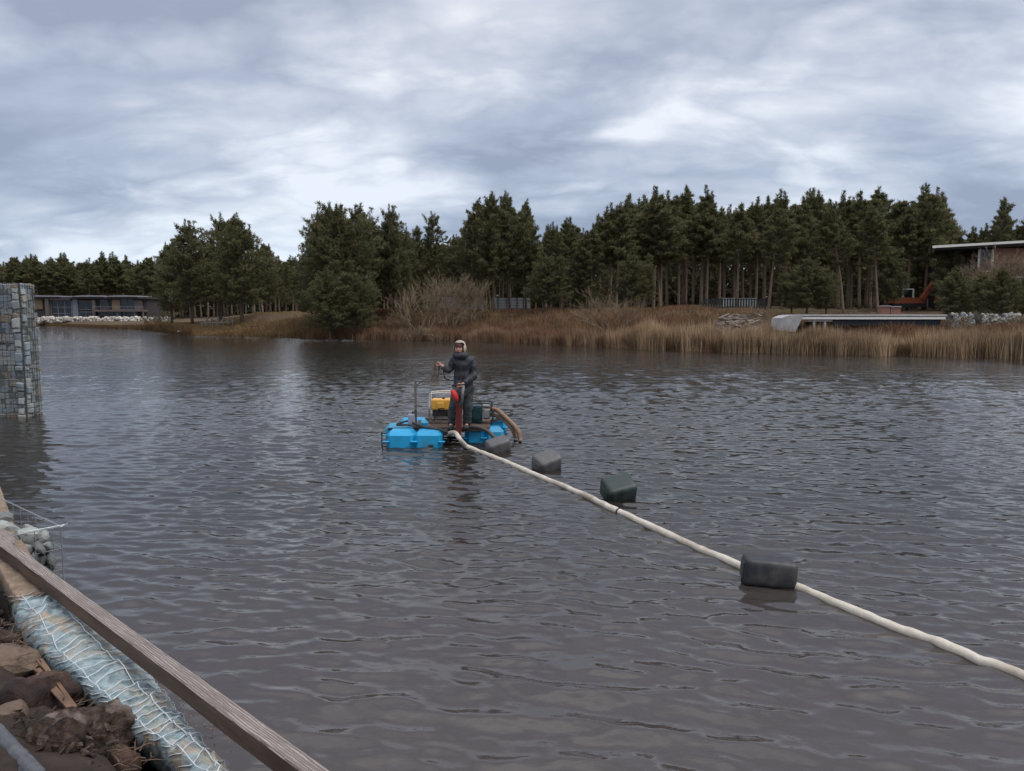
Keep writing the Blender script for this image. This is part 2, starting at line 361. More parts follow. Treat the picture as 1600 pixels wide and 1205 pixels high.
def build_terrain():
    th = np.linspace(sh_th[0]-0.25, sh_th[-1]+0.25, 420)
    ds = np.array([-3, -1, 0, 0.6, 1.2, 2, 3, 4, 5, 6.5, 8, 10, 12, 14, 17, 20, 24, 30, 38, 50, 70, 100, 160, 260, 500, 1200.])
    r0 = np.interp(th, sh_th, sh_r)
    wob = np.array([mnoise.noise(Vector((t*60, 0, 0)))*0.9+mnoise.noise(Vector((t*190, 3, 0)))*0.4 for t in th])
    RR = (r0+wob)[None, :]+ds[:, None]; X = RR*np.sin(th); Y = RR*np.cos(th); Z = ground(X, Y)
    V = np.stack([X, Y, Z], -1).reshape(-1, 3); n = len(th)
    i = np.arange(len(ds)-1)[:, None]; j = np.arange(n-1)[None, :]
    F = np.stack([i*n+j, i*n+j+1, (i+1)*n+j+1, (i+1)*n+j], -1).reshape(-1, 4)[:, ::-1]
    me = fast_mesh('shore_ground', V, F, 'soil_far'); me.polygons.foreach_set('use_smooth', [True]*len(me.polygons))
    o = bpy.data.objects.new('shore_ground', me); C.objects.link(o); tag(o, kind='structure')
build_terrain()
# blades: one triangle each
def blades(X, Y, Z, hgt, wid, lean, tint, name, m, cat, label, kind='stuff'):
    n = len(X); a = RNG.rand(n)*6.283; lx = RNG.normal(0, 1, n)*lean*hgt; ly = RNG.normal(0, 1, n)*lean*hgt
    wx = np.cos(a)*wid/2; wy = np.sin(a)*wid/2
    b1 = np.stack([X-wx, Y-wy, Z], -1); b2 = np.stack([X+wx, Y+wy, Z], -1)
    m1 = np.stack([X+lx*.35-wx*.8, Y+ly*.35-wy*.8, Z+hgt*.55], -1); m2 = np.stack([X+lx*.35+wx*.8, Y+ly*.35+wy*.8, Z+hgt*.55], -1)
    t = np.stack([X+lx, Y+ly, Z+hgt], -1)
    V = np.stack([b1, b2, m2, t, m1], 1).reshape(-1, 3)
    F = (np.arange(n)[:, None]*5+np.array([[0, 1, 2, 4]]))
    F2 = (np.arange(n)[:, None]*5+np.array([[4, 2, 3, 3]]))
    # quads + tips as separate tri list: use quads for stems and degenerate-free tris by duplicating layout
    F = np.concatenate([F[:, [0, 1, 2]], F[:, [0, 2, 3]], F2[:, [0, 1, 2]]])
    me = fast_mesh(name, V, F, m, np.repeat(tint, 5, 0))
    o = bpy.data.objects.new(name, me); C.objects.link(o); return tag(o, label, cat, kind=kind)
def u_of(th): return 800+np.tan(th)/math.cos(PITCH)*F_PX
def lown(X, Y, s, ox=0):
    return np.array([mnoise.noise(Vector((x*s+ox, y*s, 1.7))) for x, y in zip(X, Y)])
def scatter(n, u0, u1, d0, d1, powr=1.0):
    ua = RNG.uniform(u0, u1, n); th = np.arctan((ua-800)/F_PX*math.cos(PITCH))
    d = d0+(d1-d0)*RNG.rand(n)**powr; r = np.interp(th, sh_th, sh_r)+d
    return r*np.sin(th), r*np.cos(th), th, d, ua
def build_reeds():
    # tall tan reeds along the right shore
    X, Y, th, d, u = scatter(80000, 470, 2000, -1.2, 3.0)
    cl = lown(X, Y, 0.35); keep = RNG.rand(len(X)) < np.clip(0.75+cl*1.6, 0.08, 1)*np.interp(u, [470, 560, 960, 1340, 1385, 1430, 1490], [0.2, 1, 1, 1, 0.4, 0.45, 1])
    X, Y, d, u, cl = X[keep], Y[keep], d[keep], u[keep], cl[keep]
    Hh = (1.25+0.55*RNG.rand(len(X)))*(1+0.45*cl)*np.interp(u, [470, 600, 900, 1050, 1360, 1400, 1500, 1600], [0.4, 0.62, 0.72, 0.95, 0.95, 0.7, 0.98, 1.05])*(1+0.25*RNG.rand(len(X))**4)
    br = 0.5+0.95*RNG.rand(len(X))+0.5*cl; rd_ = (1-sstep(u, 850, 1080))*(0.8+0.5*lown(X, Y, .5, 2)); tint = np.stack([br*(1.02-.34*rd_), br*(0.98-.44*rd_), br*(0.93-.42*rd_)], -1)
    rag = lown(X, Y, 0.6, 3)*1.6; th_ = np.arctan2(X, Y); X = X+np.sin(th_)*rag; Y = Y+np.cos(th_)*rag; Hh = Hh*(1+0.35*lown(X, Y, 1.1, 7))
    blades(X, Y, np.maximum(ground(X, Y), 0)-0.15, Hh, 0.035+0.02*RNG.rand(len(X)), 0.11, tint, 'reeds', 'reed', 'reeds', 'tall tan dry reeds standing in the water along the right bank')
    # reddish brown grass covering the bank
    X, Y, th, d, u = scatter(120000, 225, 2000, -0.6, 26, 1.5)
    cl = lown(X, Y, 0.22, 9); c2 = lown(X, Y, 0.9, 5)
    Hh = (0.65+0.55*RNG.rand(len(X)))*(1+0.5*cl)*np.interp(u, [225, 300, 400, 500, 2000], [0.8, 0.35, 0.55, 1.0, 1.0])
    red = np.clip(0.5+cl*1.2, 0, 1)[:, None]; br = (0.62+0.5*RNG.rand(len(X))+0.35*c2)[:, None]
    tint = br*(red*np.array([[0.68, 0.50, 0.46]])+(1-red)*np.array([[0.66, 0.58, 0.50]]))
    olive = ((1-sstep(u, 440, 540))*0.75)[:, None]; tint = tint*(1-olive)+olive*br*np.array([[0.70, 0.64, 0.44]])
    gold = (sstep(u, 350, 390)*(1-sstep(u, 470, 490))*sstep(d, 9, 12))[:, None]
    tint = tint*(1-gold)+gold*br*np.array([[0.85, 0.80, 0.42]]); Hh = Hh*(1-0.7*gold[:, 0])*(1-0.55*sstep(d, 7, 13))
    blades(X, Y, ground(X, Y)-0.03, Hh, 0.045+0.03*RNG.rand(len(X)), 0.28, tint, 'bank_grass', 'reed', 'grass', 'reddish brown dead grass covering the far bank')
    X, Y, th, d, u = scatter(9000, 20, 300, -1, 3)
    br = (0.3+0.4*RNG.rand(len(X)))[:, None]
    blades(X, Y, np.maximum(ground(X, Y), 0)-0.05, 0.5+0.7*RNG.rand(len(X))*sstep(u, 150, 260), 0.06, 0.3, br*np.array([[0.75, 0.62, 0.5]]), 'shore_grass', 'reed', 'grass', 'low dull brown grass on the far left shore')
build_reeds()
# ------------------------------------------------------------------ trees
def needle_tufts(cen, dirs, L_, wdt, nb, rng, tints, spread=0.75):
    n = len(cen); d = np.repeat(dirs, nb, 0); c = np.repeat(cen, nb, 0)
    v = rng.normal(0, 1, (n*nb, 3)); dd = d+v*spread; dd /= np.linalg.norm(dd, axis=1, keepdims=True)
    ln = (L_*(0.6+0.6*rng.rand(n*nb)))[:, None]
    side = np.cross(dd, rng.normal(0, 1, (n*nb, 3))); side /= np.linalg.norm(side, axis=1, keepdims=True)+1e-9
    c = c+rng.normal(0, 0.07, c.shape)
    a = c-side*wdt/2; b = c+side*wdt/2; t = c+dd*ln
    V = np.stack([a, b, t], 1).reshape(-1, 3); F = np.arange(len(V)).reshape(-1, 3)
    return V, F, np.repeat(np.repeat(tints, nb, 0), 3, 0)
DUMMY = 0
def pine_meshes(idx, style, seed):
    rng = np.random.RandomState(seed); rd = random.Random(seed)
    H = 15.0
    z0, rmax, ntuft = {'bushy': (2.9, 4.2, 4300), 'forest': (7.0, 2.2, 1900), 'young': (3.0, 2.5, 1900), 'mid': (5.0, 3.0, 3300)}[style]
    bark = 'bark_pine' if style != 'forest' else 'bark_pale'
    tr = MB(); bend = rd.uniform(-0.5, 0.5), rd.uniform(-0.4, 0.4)
    def axis(z): t = z/H; return Vector((bend[0]*math.sin(t*2.6+seed), bend[1]*math.sin(t*2.1+2*seed), z))-Vector((bend[0]*math.sin(seed), bend[1]*math.sin(2*seed), 0))
    r0 = 0.27 if style == 'bushy' else 0.19
    tr.tube([axis(z) for z in np.linspace(-0.3, H*0.97, 14)], [r0*(1-z/H)**0.8+0.02 for z in np.linspace(0, H*0.97, 14)], 8)
    # several leaders for the round-topped open-grown pines
    tips = []
    cen, dirs, tn = [], [], []
    nbr = {'bushy': 130, 'forest': 60, 'young': 66, 'mid': 90}[style]
    lobes = [(rd.uniform(0, 6.28), rd.uniform(0.7, 1.2)) for _ in range(5)]
    for i in range(nbr):
        f = (i+rd.random())/nbr; z = z0+(H*0.985-z0)*f**(0.9 if style != 'forest' else 0.8)
        t = (z-z0)/(H-z0); az = i*2.399+rd.uniform(-.5, .5)
        if style == 'bushy': prof = (0.60+0.46*math.sin(min(t*2.3+0.35, math.pi)))*(1-t**2.2)**0.8
        elif style in ('forest', 'mid'): prof = (0.5+0.6*math.sin(math.pi*min(1, t*0.8+0.2)))*(1-t**2)**0.8
        else: prof = (1-t)**0.75*0.95+0.1
        lob = 1+0.22*math.sin(az*2+seed)+0.16*math.sin(az*3+z*0.7)
        ln = rmax*prof*lob*rd.uniform(0.62, 1.12)+0.25
        if rd.random() < 0.09: ln *= 1.2
        up = (0.75*t+0.0) if style == 'bushy' else (0.55*t+0.1)
        if t > 0.86: up = 1.2; 
        a = axis(z); pts = []
        for k in range(6):
            s = k/5; pts.append(a+Vector((math.cos(az)*ln*s, math.sin(az)*ln*s, ln*(up*s+0.22*s*s-0.12*s*(1-t)))))
        if ln > 0.8: tr.tube(pts, [0.055*(1-0.8*k/5)*(0.5+ln/4) for k in range(6)], 4, cap=False)
        nt_ = max(4, int(ntuft/nbr*(ln/rmax)*1.45))
        for k in range(nt_):
            s = (0.3 if style == 'bushy' else 0.35)+0.7*rd.random()**0.75
            q = s*5; i0 = min(int(q), 4); p = pts[i0].lerp(pts[i0+1], q-i0)
            sw = ln*0.24*(1.15-s*0.6)
            off = Vector((rd.uniform(-1, 1)*sw, rd.uniform(-1, 1)*sw, rd.uniform(-0.35, 0.45)*sw*0.8))
            c = p+off; cen.append(c); dr = (Vector((math.cos(az), math.sin(az), 0))*0.55+Vector((0, 0, 0.75))+off*0.25/max(sw, .1)).normalized(); dirs.append(dr)
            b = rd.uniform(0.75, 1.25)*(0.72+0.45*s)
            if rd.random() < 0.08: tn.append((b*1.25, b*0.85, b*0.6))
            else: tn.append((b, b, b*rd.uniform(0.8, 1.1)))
    for i in range({'bushy': 46, 'forest': 20, 'young': 26, 'mid': 34}[style]):  # upright shoots that make the ragged outline
        z = z0+(H-z0)*rd.uniform(.45, .97); t = (z-z0)/(H-z0); az = rd.uniform(0, 6.28)
        rr = rmax*(0.95 if style == 'bushy' else .8)*(1-t**2.2)**0.8*rd.uniform(.35, .95); b0 = axis(z)+Vector((math.cos(az)*rr, math.sin(az)*rr, rr*.3)); hh = rd.uniform(.8, 2.3); b = rd.uniform(.8, 1.2)
        for k in range(int(hh/0.11)):
            q = k*0.11; w_ = .22*(1-q/hh)+.03; cen.append(b0+Vector((rd.uniform(-w_, w_), rd.uniform(-w_, w_), q))); dirs.append(Vector((rd.uniform(-.4, .4), rd.uniform(-.4, .4), 1)).normalized()); tn.append((b, b, b*.9))
    for k in range(10):  # leading shoot
        cen.append(axis(H*0.9+k*0.16)); dirs.append(Vector((0, 0, 1))); tn.append((1, 1, 0.9))
    for k in range(0 if style != 'forest' else 12):  # dead snags on the bare trunk
        z = rd.uniform(2.5, z0); az = rd.uniform(0, 6.28); l = rd.uniform(0.5, 1.4)
        tr.tube([axis(z), axis(z)+Vector((math.cos(az)*l, math.sin(az)*l, 0.15*l))], [0.025, 0.008], 3, cap=False)
    nb = 9
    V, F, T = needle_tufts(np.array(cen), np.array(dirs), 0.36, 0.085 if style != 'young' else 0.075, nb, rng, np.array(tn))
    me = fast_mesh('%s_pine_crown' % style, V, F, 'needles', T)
    return tr.mesh('%s_pine_trunk' % style, bark, True), me, H
PINES = {'bushy': [pine_meshes(i, 'bushy', 11+i) for i in range(4)],
         'forest': [pine_meshes(i, 'forest', 31+i) for i in range(5)],
         'young': [pine_meshes(i, 'young', 51+i) for i in range(4)], 'mid': [pine_meshes(i, 'mid', 71+i) for i in range(3)]}
KIND_NAME = {'bushy': 'bushy_pine', 'forest': 'tall_pine', 'young': 'young_pine', 'mid': 'high_crowned_pine'}
tcount = [0]
def pine(style, u, Y, vtop, label, group=None, wide=1.0, zoff=0.0, lean=0.0, cat='pine tree'):
    th = math.atan((u-800)/F_PX*math.cos(PITCH)); base = W(u, 490, Y); x, y = base.x, Y
    g = gh(x, y)+zoff; top = W(u, vtop, Y).z; tcount[0] += 1
    trm, crm, H = PINES[style][tcount[0] % len(PINES[style])]
    s = max((top-g), 2)/H
    o = empty(KIND_NAME[style], (x, y, g-0.1), label, cat, group)
    o.rotation_euler = (random.uniform(-.02, .02), lean+random.uniform(-.02, .02), random.uniform(0, 6.28)); o.scale = (s*wide, s*wide, s)
    for nm, me in (('trunk', trm), ('crown', crm)):
        c = bpy.data.objects.new(nm, me); C.objects.link(c); c.parent = o
    return o
# named trees
pine('bushy', 268, 118, 388, 'rounded pine at the left end of the point by the small jetty', wide=0.95)
pine('bushy', 300, 108, 360, 'dense dark pine standing behind the small jetty, left of the forked top', wide=1.0)
pine('bushy', 345, 112, 351, 'tall bushy pine with a pointed top above the deck chairs', wide=1.0)
pine('bushy', 378, 102, 351, 'tall broad pine on the grassy point with its dark trunk showing', wide=1.1)
pine('bushy', 416, 115, 388, 'lower pine on the right slope of the grassy point', wide=.95)
pine('young', 447, 135, 418, 'small pine in the gap between the two big clumps')
for u, Y, vt, wd, lab in [(487, 92, 392, .7, 'leftmost pine of the middle clump, lower than its neighbours'), (506, 88, 345, .72, 'pine with a narrow dark top near the left of the middle clump'),
    (530, 84, 333, 1.0, 'tallest pine of the middle clump'), (562, 88, 337, 1.0, 'broad pine right of the tallest one in the middle clump'), (584, 92, 352, .9, 'pine on the right shoulder of the middle clump'),
    (515, 80, 428, 1.1, 'short spreading pine in front of the middle clump'), (556, 81, 436, 1.1, 'low pine with drooping boughs in front of the middle clump')]:
    pine('bushy', u, Y, vt, lab, wide=wd)
pine('bushy', 612, 90, 338, 'narrow pointed pine between the middle clump and the airy pines', wide=.75)
pine('bushy', 630, 94, 368, 'dark pine behind the left edge of the bare willow', wide=.9)
pine('young', 652, 98, 362, 'slim airy pine left of the taller airy one')
pine('young', 686, 96, 343, 'tall airy pine rising alone behind the bare willow')
pine('bushy', 710, 100, 378, 'dark rounded pine just behind the pale fence', wide=.8)
pine('young', 727, 97, 362, 'small spiky pine beside the tall right hand clump', wide=1.2)
for u, Y, vt, wd, st, lab in [(748, 90, 322, .85, 'mid', 'ragged pine at the left edge of the tallest clump'), (772, 88, 313, .95, 'mid', 'tall pine with twin tops in the tallest clump'), (797, 90, 311, .9, 'mid', 'highest pine of the tallest clump'),
    (822, 92, 324, .85, 'mid', 'thin pine at the right side of the tallest clump'), (785, 96, 340, 1.2, 'forest', 'pine with a bare trunk in front of the grey fence'), (758, 94, 345, 1.1, 'forest', 'bare trunked pine left of the grey fence')]:
    pine(st, u, Y, vt, lab, wide=wd)
pine('young', 1552, 98, 322, 'spiky pine beside the roof of the brick house', wide=1.0)
pine('young', 1571, 99, 346, 'shorter spiky pine just above the roof of the brick house', wide=.9)
pine('young', 1600, 98, 334, 'pine at the far right behind the brick house roof', wide=.9)
for u, Y, vt, wd, lab in [(1490, 62, 428, 1.4, 'spreading low pine in front of the brick house roof'), (1563, 60, 425, 1.3, 'low green pine covering the front of the brick house'), (1528, 64, 432, 1.2, 'small pine between two others below the brick house'), (1610, 61, 425, 1.3, 'dark low pine at the right edge of the picture')]:
    pine('bushy', u, Y, vt, lab, wide=wd)
for u, w_ in ((1238, 'leftmost'), (1262, 'middle one'), (1292, 'rightmost')): pine('bushy', u+random.uniform(-4, 4), 74+random.uniform(-2, 4), 398+random.uniform(-8, 25), w_+' of the three yellowish green pines above the left half of the white jetty', 'green young pines behind the white jetty', wide=1.2)
for u, w_ in ((1385, 'dark pine left of the orange digger cab'), (1440, 'dark pine behind the orange digger between cab and boom'), (1480, 'dark pine right of the orange digger boom')): pine('bushy', u, (82, 92, 82)[(u > 1400)+(u > 1450)], 392+random.uniform(-8, 12), w_, 'dark pines by the digger', wide=1.1)
for u, w_ in ((850, 'first'), (875, 'second'), (905, 'third'), (945, 'fourth'), (985, 'fifth'), (1010, 'sixth')): pine('young' if w_ in ('second', 'fourth', 'sixth') else 'bushy', u, 84+random.uniform(-3, 4), 415+random.uniform(-15, 15), w_+' low dark pine from the grey fence along the foot of the right wood', 'low pines at the foot of the wood', wide=1.15)
# woods
for i in range(96):
    u = -70+i*6.9+random.uniform(-4, 4); Y = random.choice([204, 212, 222, 236])+random.uniform(-3, 3)
    if u > 245: Y += 10
    pine('forest', u, Y, random.uniform(404, 421), 'pine in the even far wood behind the dark lake house', 'pines of the far left wood', wide=1.35)
for i in range(120):
    u = 596+i*9.0+random.uniform(-6, 6); Y = random.choice([88, 95, 103, 112, 124])+random.uniform(-3, 3)
    if u < 850: vt = random.uniform(380, 405); Y += 14
    elif u < 945: vt = random.uniform(345, 375)
    else: vt = random.uniform(305, 350)
    if 1450 < u: vt = random.uniform(355, 385); Y = max(Y, 100)
    pine('forest', u, Y, vt, 'bare trunked pine in the dense wood behind the right bank', 'pines of the wood behind the right bank', wide=1.0 if u < 945 else 1.25, lean=random.uniform(-.04, .04))
# leaning pale trunks
for u, ln, w_ in ((1318, 0.16, 'most strongly leaning pale pine at the edge of the right wood'), (1372, 0.10, 'pale leaning pine left of the orange digger'), (1200, 0.07, 'slightly leaning pale pine just right of the black fence')): pine('forest', u, 80, 330, w_, 'leaning pale pines', lean=ln)
def wood_mass():
    n = 84000; X, Y, T = [], [], []
    u = np.concatenate([RNG.uniform(-200, 620, n//2), RNG.uniform(560, 1900, n//2)])
    Yd = np.concatenate([RNG.uniform(262, 290, n//2), RNG.uniform(135, 165, n//2)])
    hh = np.concatenate([RNG.rand(n//2)*12.5, RNG.rand(n//2)**1.3*12])
    x = (u-800)/F_PX*Yd; cen = np.stack([x, Yd, ground(x, Yd)+hh], -1)
    b = RNG.uniform(0.45, 0.8, n)[:, None]*np.array([[1, 0.95, 0.85]])
    V, F, T = needle_tufts(cen, np.tile([[0, 0, 1.]], (n, 1)), 1.1, 0.7, 2, RNG, b, 1.0)
    o = bpy.data.objects.new('far_woods', fast_mesh('far_woods', V, F, 'needles', T)); C.objects.link(o)
    tag(o, 'dark mass of pine wood filling the background between trunks', 'woods', kind='stuff')
wood_mass()
def bare_tree(seed, H, spread, levels=5, stems=6):
    rd = random.Random(seed); mb = MB()
    def grow(p, d, ln, r, lv):
        pts = [p]; q = p.copy(); dd = d.copy()
        for k in range(3):
            dd = (dd+Vector((rd.uniform(-.22, .22), rd.uniform(-.22, .22), rd.uniform(-.1, .16)))).normalized(); q = q+dd*ln/3; pts.append(q.copy())
        mb.tube(pts, [r*(1-0.4*k/3) for k in range(4)], 3 if lv > 1 else 5, cap=False)
        if lv >= levels: return
        for k in range(rd.choice([3, 3, 4])):
            s = rd.uniform(0.4, 1); i0 = min(int(s*3), 2); b = pts[i0].lerp(pts[i0+1], s*3-i0)
            nd = (dd+Vector((rd.uniform(-1, 1), rd.uniform(-1, 1), rd.uniform(-.35, .6)))*0.62).normalized()
            grow(b, nd, ln*rd.uniform(0.55, 0.8), max(r*0.5, 0.010), lv+1)
    for s in range(stems):
        a = 6.283*s/stems+rd.uniform(-.4, .4); t = rd.uniform(0.25, 1)*spread
        grow(Vector((math.cos(a)*.3, math.sin(a)*.3, 0)), Vector((math.cos(a)*t, math.sin(a)*t, 1)).normalized(), H*0.36, H*0.0085, 1)
    return mb.mesh('bare_branches', 'twigs')
BT = [bare_tree(3, 7, 1.1, 5, 9), bare_tree(9, 7, 0.6, 5, 9), bare_tree(21, 3.5, 1.3, 5, 8)]
def bare(name, k, u, Y, s, label, group=None, cat='bare tree', zoff=0):
    p = W(u, 490, Y); o = bpy.data.objects.new(name, BT[k]); C.objects.link(o); o.location = (p.x, Y, gh(p.x, Y)-0.1+zoff)
    o.rotation_euler = (0, 0, random.uniform(0, 6.28)); o.scale = (s*1.1, s*1.1, s); return tag(o, label, cat, group)
bare('bare_willow', 0, 655, 80, 1.0, 'wide leafless willow with pale spreading boughs left of the pale fence')
bare('bare_willow', 1, 703, 82, 1.15, 'upright leafless brown tree in front of the pale fence')
bare('bare_willow', 1, 733, 83, .9, 'thin leafless tree beside the tallest pine clump')
bare('bare_willow', 0, 955, 66, 0.72, 'leafless reddish brown tree low on the bank in front of the dark wood')
bare('bare_willow', 1, 1578, 70, 1.15, 'leafless brown tree in front of the brick wall at the far right')
bare('bare_willow', 1, 1545, 72, .9, 'thin leafless tree below the window of the brick house')
bare('bare_shrub', 2, 650, 76, 0.7, 'tangle of leafless brush at the foot of the wide willow', cat='shrub')
bare('bare_shrub', 2, 682, 75, 0.45, 'leafless scrub sprawling in the red grass below the willow', cat='shrub')
for u, w_ in ((242, 'left'), (258, 'right')): bare('bare_shrub', 2, u, 122, 0.9, w_+' one of two brown leafless shrubs at the shore beside the pale stones', 'shore shrubs by the pale stones', 'shrub')
for u, Y, w_ in ((1185, 62, 'leafless shrub behind the reeds left of the heap of boards end'), (1210, 60, 'leafless shrub beside the sloping left end of the white jetty'), (1345, 62, 'leafless shrub above the middle of the white jetty'), (1500, 56, 'leafless shrub at the left end of the rock wall'), (1590, 56, 'leafless shrub at the right end of the rock wall'), (1530, 58, 'leafless shrub at the gap in the rock wall')): bare('bare_shrub', 2, u, Y, random.uniform(.45, .65), w_, 'shrubs behind the reeds', 'shrub')
for u, Y, w_ in ((600, 86, 'third'), (625, 84, 'rightmost'), (480, 86, 'leftmost'), (560, 84, 'second')): bare('bare_shrub', 2, u, Y, random.uniform(.5, .6), w_+' leafless scrub bush from the left under the middle pine clump', 'scrub under the middle clump', 'shrub')
# ------------------------------------------------------------------ stones (shared meshes)
def stone_mesh(seed, flat=1.0):
    bm = bmesh.new(); bmesh.ops.create_icosphere(bm, subdivisions=2, radius=0.5); rd = random.Random(seed)
    o = Vector((rd.uniform(0, 50), rd.uniform(0, 50), rd.uniform(0, 50)))
    planes = [(Vector((rd.uniform(-1, 1), rd.uniform(-1, 1), rd.uniform(-1, 1))).normalized(), rd.uniform(0.28, 0.42)) for _ in range(9)]
    for v in bm.verts:
        c = v.co*(1+0.3*mnoise.noise(v.co*2.2+o))
        for n_, d in planes:
            e = c.dot(n_)-d
            if e > 0: c -= n_*e
        v.co = Vector((c.x, c.y, c.z*flat))*1.25
    me = bpy.data.meshes.new('stone'); bm.to_mesh(me); bm.free(); return me
def block_mesh(seed):
    bm = bmesh.new(); bmesh.ops.create_cube(bm, size=1); rd = random.Random(seed)
    for v in bm.verts: v.co.x *= rd.uniform(.78, 1.0); v.co.z *= rd.uniform(.75, 1.0); v.co.y *= rd.uniform(.85, 1)
    bmesh.ops.bevel(bm, geom=list(bm.edges), offset=.13, segments=2, profile=.6, affect='EDGES')
    for v in bm.verts: v.co *= 1+0.10*mnoise.noise(v.co*3+Vector((seed*5, 0, 0)))
    me = bpy.data.meshes.new('stone'); bm.to_mesh(me); bm.free(); return me
BLOCKS = [[None]*5 for _ in range(6)]
for i in range(6):
    for k in range(5): m_ = block_mesh(i+40); m_.materials.append(M('stone%d' % k)); BLOCKS[i][k] = m_
STONES = [[None]*5 for _ in range(6)]
for i in range(6):
    for k in range(5):
        m_ = stone_mesh(i*7+3, 0.75); m_.materials.append(M('stone%d' % k)); STONES[i][k] = m_
def put_stone(parent, loc, size, k=None, name='stone', rot=None, shape=None, lib=None):
    me = (lib or STONES)[random.randrange(6) if shape is None else shape][random.choices(range(5), (4, 4, 2, 3, 2))[0] if k is None else k]
    o = bpy.data.objects.new(name, me); C.objects.link(o)
    if parent: o.parent = parent; loc = Vector(loc)-BASE[parent.name]
    o.location = loc; o.scale = size; o.rotation_euler = rot or (random.uniform(0, 6), random.uniform(0, 6), random.uniform(0, 6)); return o
# ------------------------------------------------------------------ gabion tower standing in the water
def gabion_tower():
    br = P(42, 652, 0); Yf = br.y
    xr = br.x; zt = W(38, 443, Yf).z; wd, dp = 2.4, 0.66
    t = empty('gabion_tower', (xr-wd/2, Yf+dp/2, 0), 'square tower of grey blue stones held in wire mesh standing in the lake', 'gabion tower')
    MB().box((xr-wd/2, Yf+dp/2, zt/2-0.3), (wd-0.06, dp-0.06, zt+0.5)).build('stone_core', 'stone_core', t)
    cells = 0
    for face in (0, 1):
        ext = 1.35 if face == 0 else dp
        z = -0.08; row = 0
        while z < zt-0.05:
            hh = random.uniform(0.10, 0.24); hh = min(hh, zt-z); s = -random.uniform(0, .1)
            while s < ext:
                ww = random.uniform(0.12, 0.36); c = s+ww/2
                if c < ext+0.05:
                    k = random.choices(range(5), (6, 5, 1, 2, .7))[0]
                    if face == 0: loc = (xr-c, Yf+0.10, z+hh/2); sz = (ww*1.06, 0.16, hh*1.12); rot = (random.uniform(-.08, .08), random.uniform(-.22, .22), random.choice((0, 3.14))+random.uniform(-.1, .1))
                    else: loc = (xr-0.10, Yf+c, z+hh/2); sz = (ww*1.06, 0.16, hh*1.12); rot = (random.uniform(-.08, .08), random.uniform(-.18, .18), 1.5708+random.uniform(-.1, .1))
                    if not (face == 0 and 0.45 < c < 0.95 and 2.18 < z+hh/2 < 2.36): put_stone(t, loc, sz if random.random() < .55 else (sz[0]*1.08, sz[1]*1.2, sz[2]*1.1), k, rot=rot, lib=BLOCKS)
                s += ww
            z += hh
    g = MB(); e = 0.0055
    for face in (0, 1):
        ext = 2.2 if face == 0 else dp
        def pt(s, z): return (xr-s, Yf-0.02-0.012*math.sin(s*7+z*3), z) if face == 0 else (xr+0.02, Yf+s, z)
        for s in np.arange(0.0, ext, 0.10): g.tube([pt(s, -0.2), pt(s, zt*0.5), pt(s, zt)], e if round(s*10) % 5 else e*1.5, 3, cap=False)
        for z in np.arange(0.05, zt+0.01, 0.10): g.tube([pt(s, z) for s in np.linspace(0, ext, 7)], e if round(z*10) % 10 else e*1.8, 3, cap=False)
    o = g.build('wire_mesh', 'wire_dark', t); o['kind'] = 'stuff'
    MB().tube([(xr+0.04, Yf-0.05, -0.2), (xr+0.04, Yf-0.05, zt)], 0.009, 5).tube([(xr+0.04, Yf-0.05, zt), (xr-2.4, Yf-0.05, zt)], 0.010, 5).build('edge_wire', 'wire_dark', t)
gabion_tower()
# ------------------------------------------------------------------ near bank
def near_ground():
    # edge of the bank runs under the wrapped gabion
    pts = [(-900,700,.3),(0,880,.35),(40,990,.40),(100,1075,.42),(165,1130,.42),(225,1190,.45),(330,1290,.5),(520,1500,.6)]
    edge = [P(u, v, z) for u, v, z in pts]
    def fn(s, t):
        q = s*(len(edge)-1); i = min(int(q), len(edge)-2); e = edge[i].lerp(edge[i+1], q-i)
        n = Vector((-0.83, -0.56, 0)); d = -0.3+t*t*9
        p = e+n*d; p.z = e.z-0.35+0.45*min(1, max(0, d/0.25))+0.35*min(1, max(0, d/0.9))*(0.6+0.4*s)
        p.z += 0.06*mnoise.noise(Vector((p.x*3, p.y*3, 0)))+0.03*mnoise.noise(Vector((p.x*11, p.y*11, 0)))
        return p
    o = MB().grid(fn, 90, 70).build('near_bank', 'mud', smooth=True); tag(o, kind='structure')
near_ground()
def lerp_poly(poly, t):
    q = t*(len(poly)-1); i = min(int(q), len(poly)-2); f = q-i; return tuple(a+(b-a)*f for a, b in zip(poly[i], poly[i+1]))
RID = [(32,935),(57,964),(78,998),(98,1028),(128,1058),(164,1090),(187,1113),(219,1136),(250,1158),(300,1195),(345,1235)]
LOW = [(15,950),(26,1000),(50,1035),(84,1066),(112,1092),(142,1118),(170,1140),(188,1170),(235,1195),(280,1235),(330,1290)]
RGT = [(91,924),(128,951),(163,980),(196,1008),(222,1038),(247,1070),(264,1094),(286,1123),(306,1149),(336,1180),(395,1235)]
def smooth_poly(p): return [(v.x, v.y) for v in spline([Vector((a, b, 0)) for a, b in p], 4)]
RID, LOW, RGT = map(smooth_poly, (RID, LOW, RGT))
Z_R, Z_L, Z_G = 0.62, 0.36, 0.50
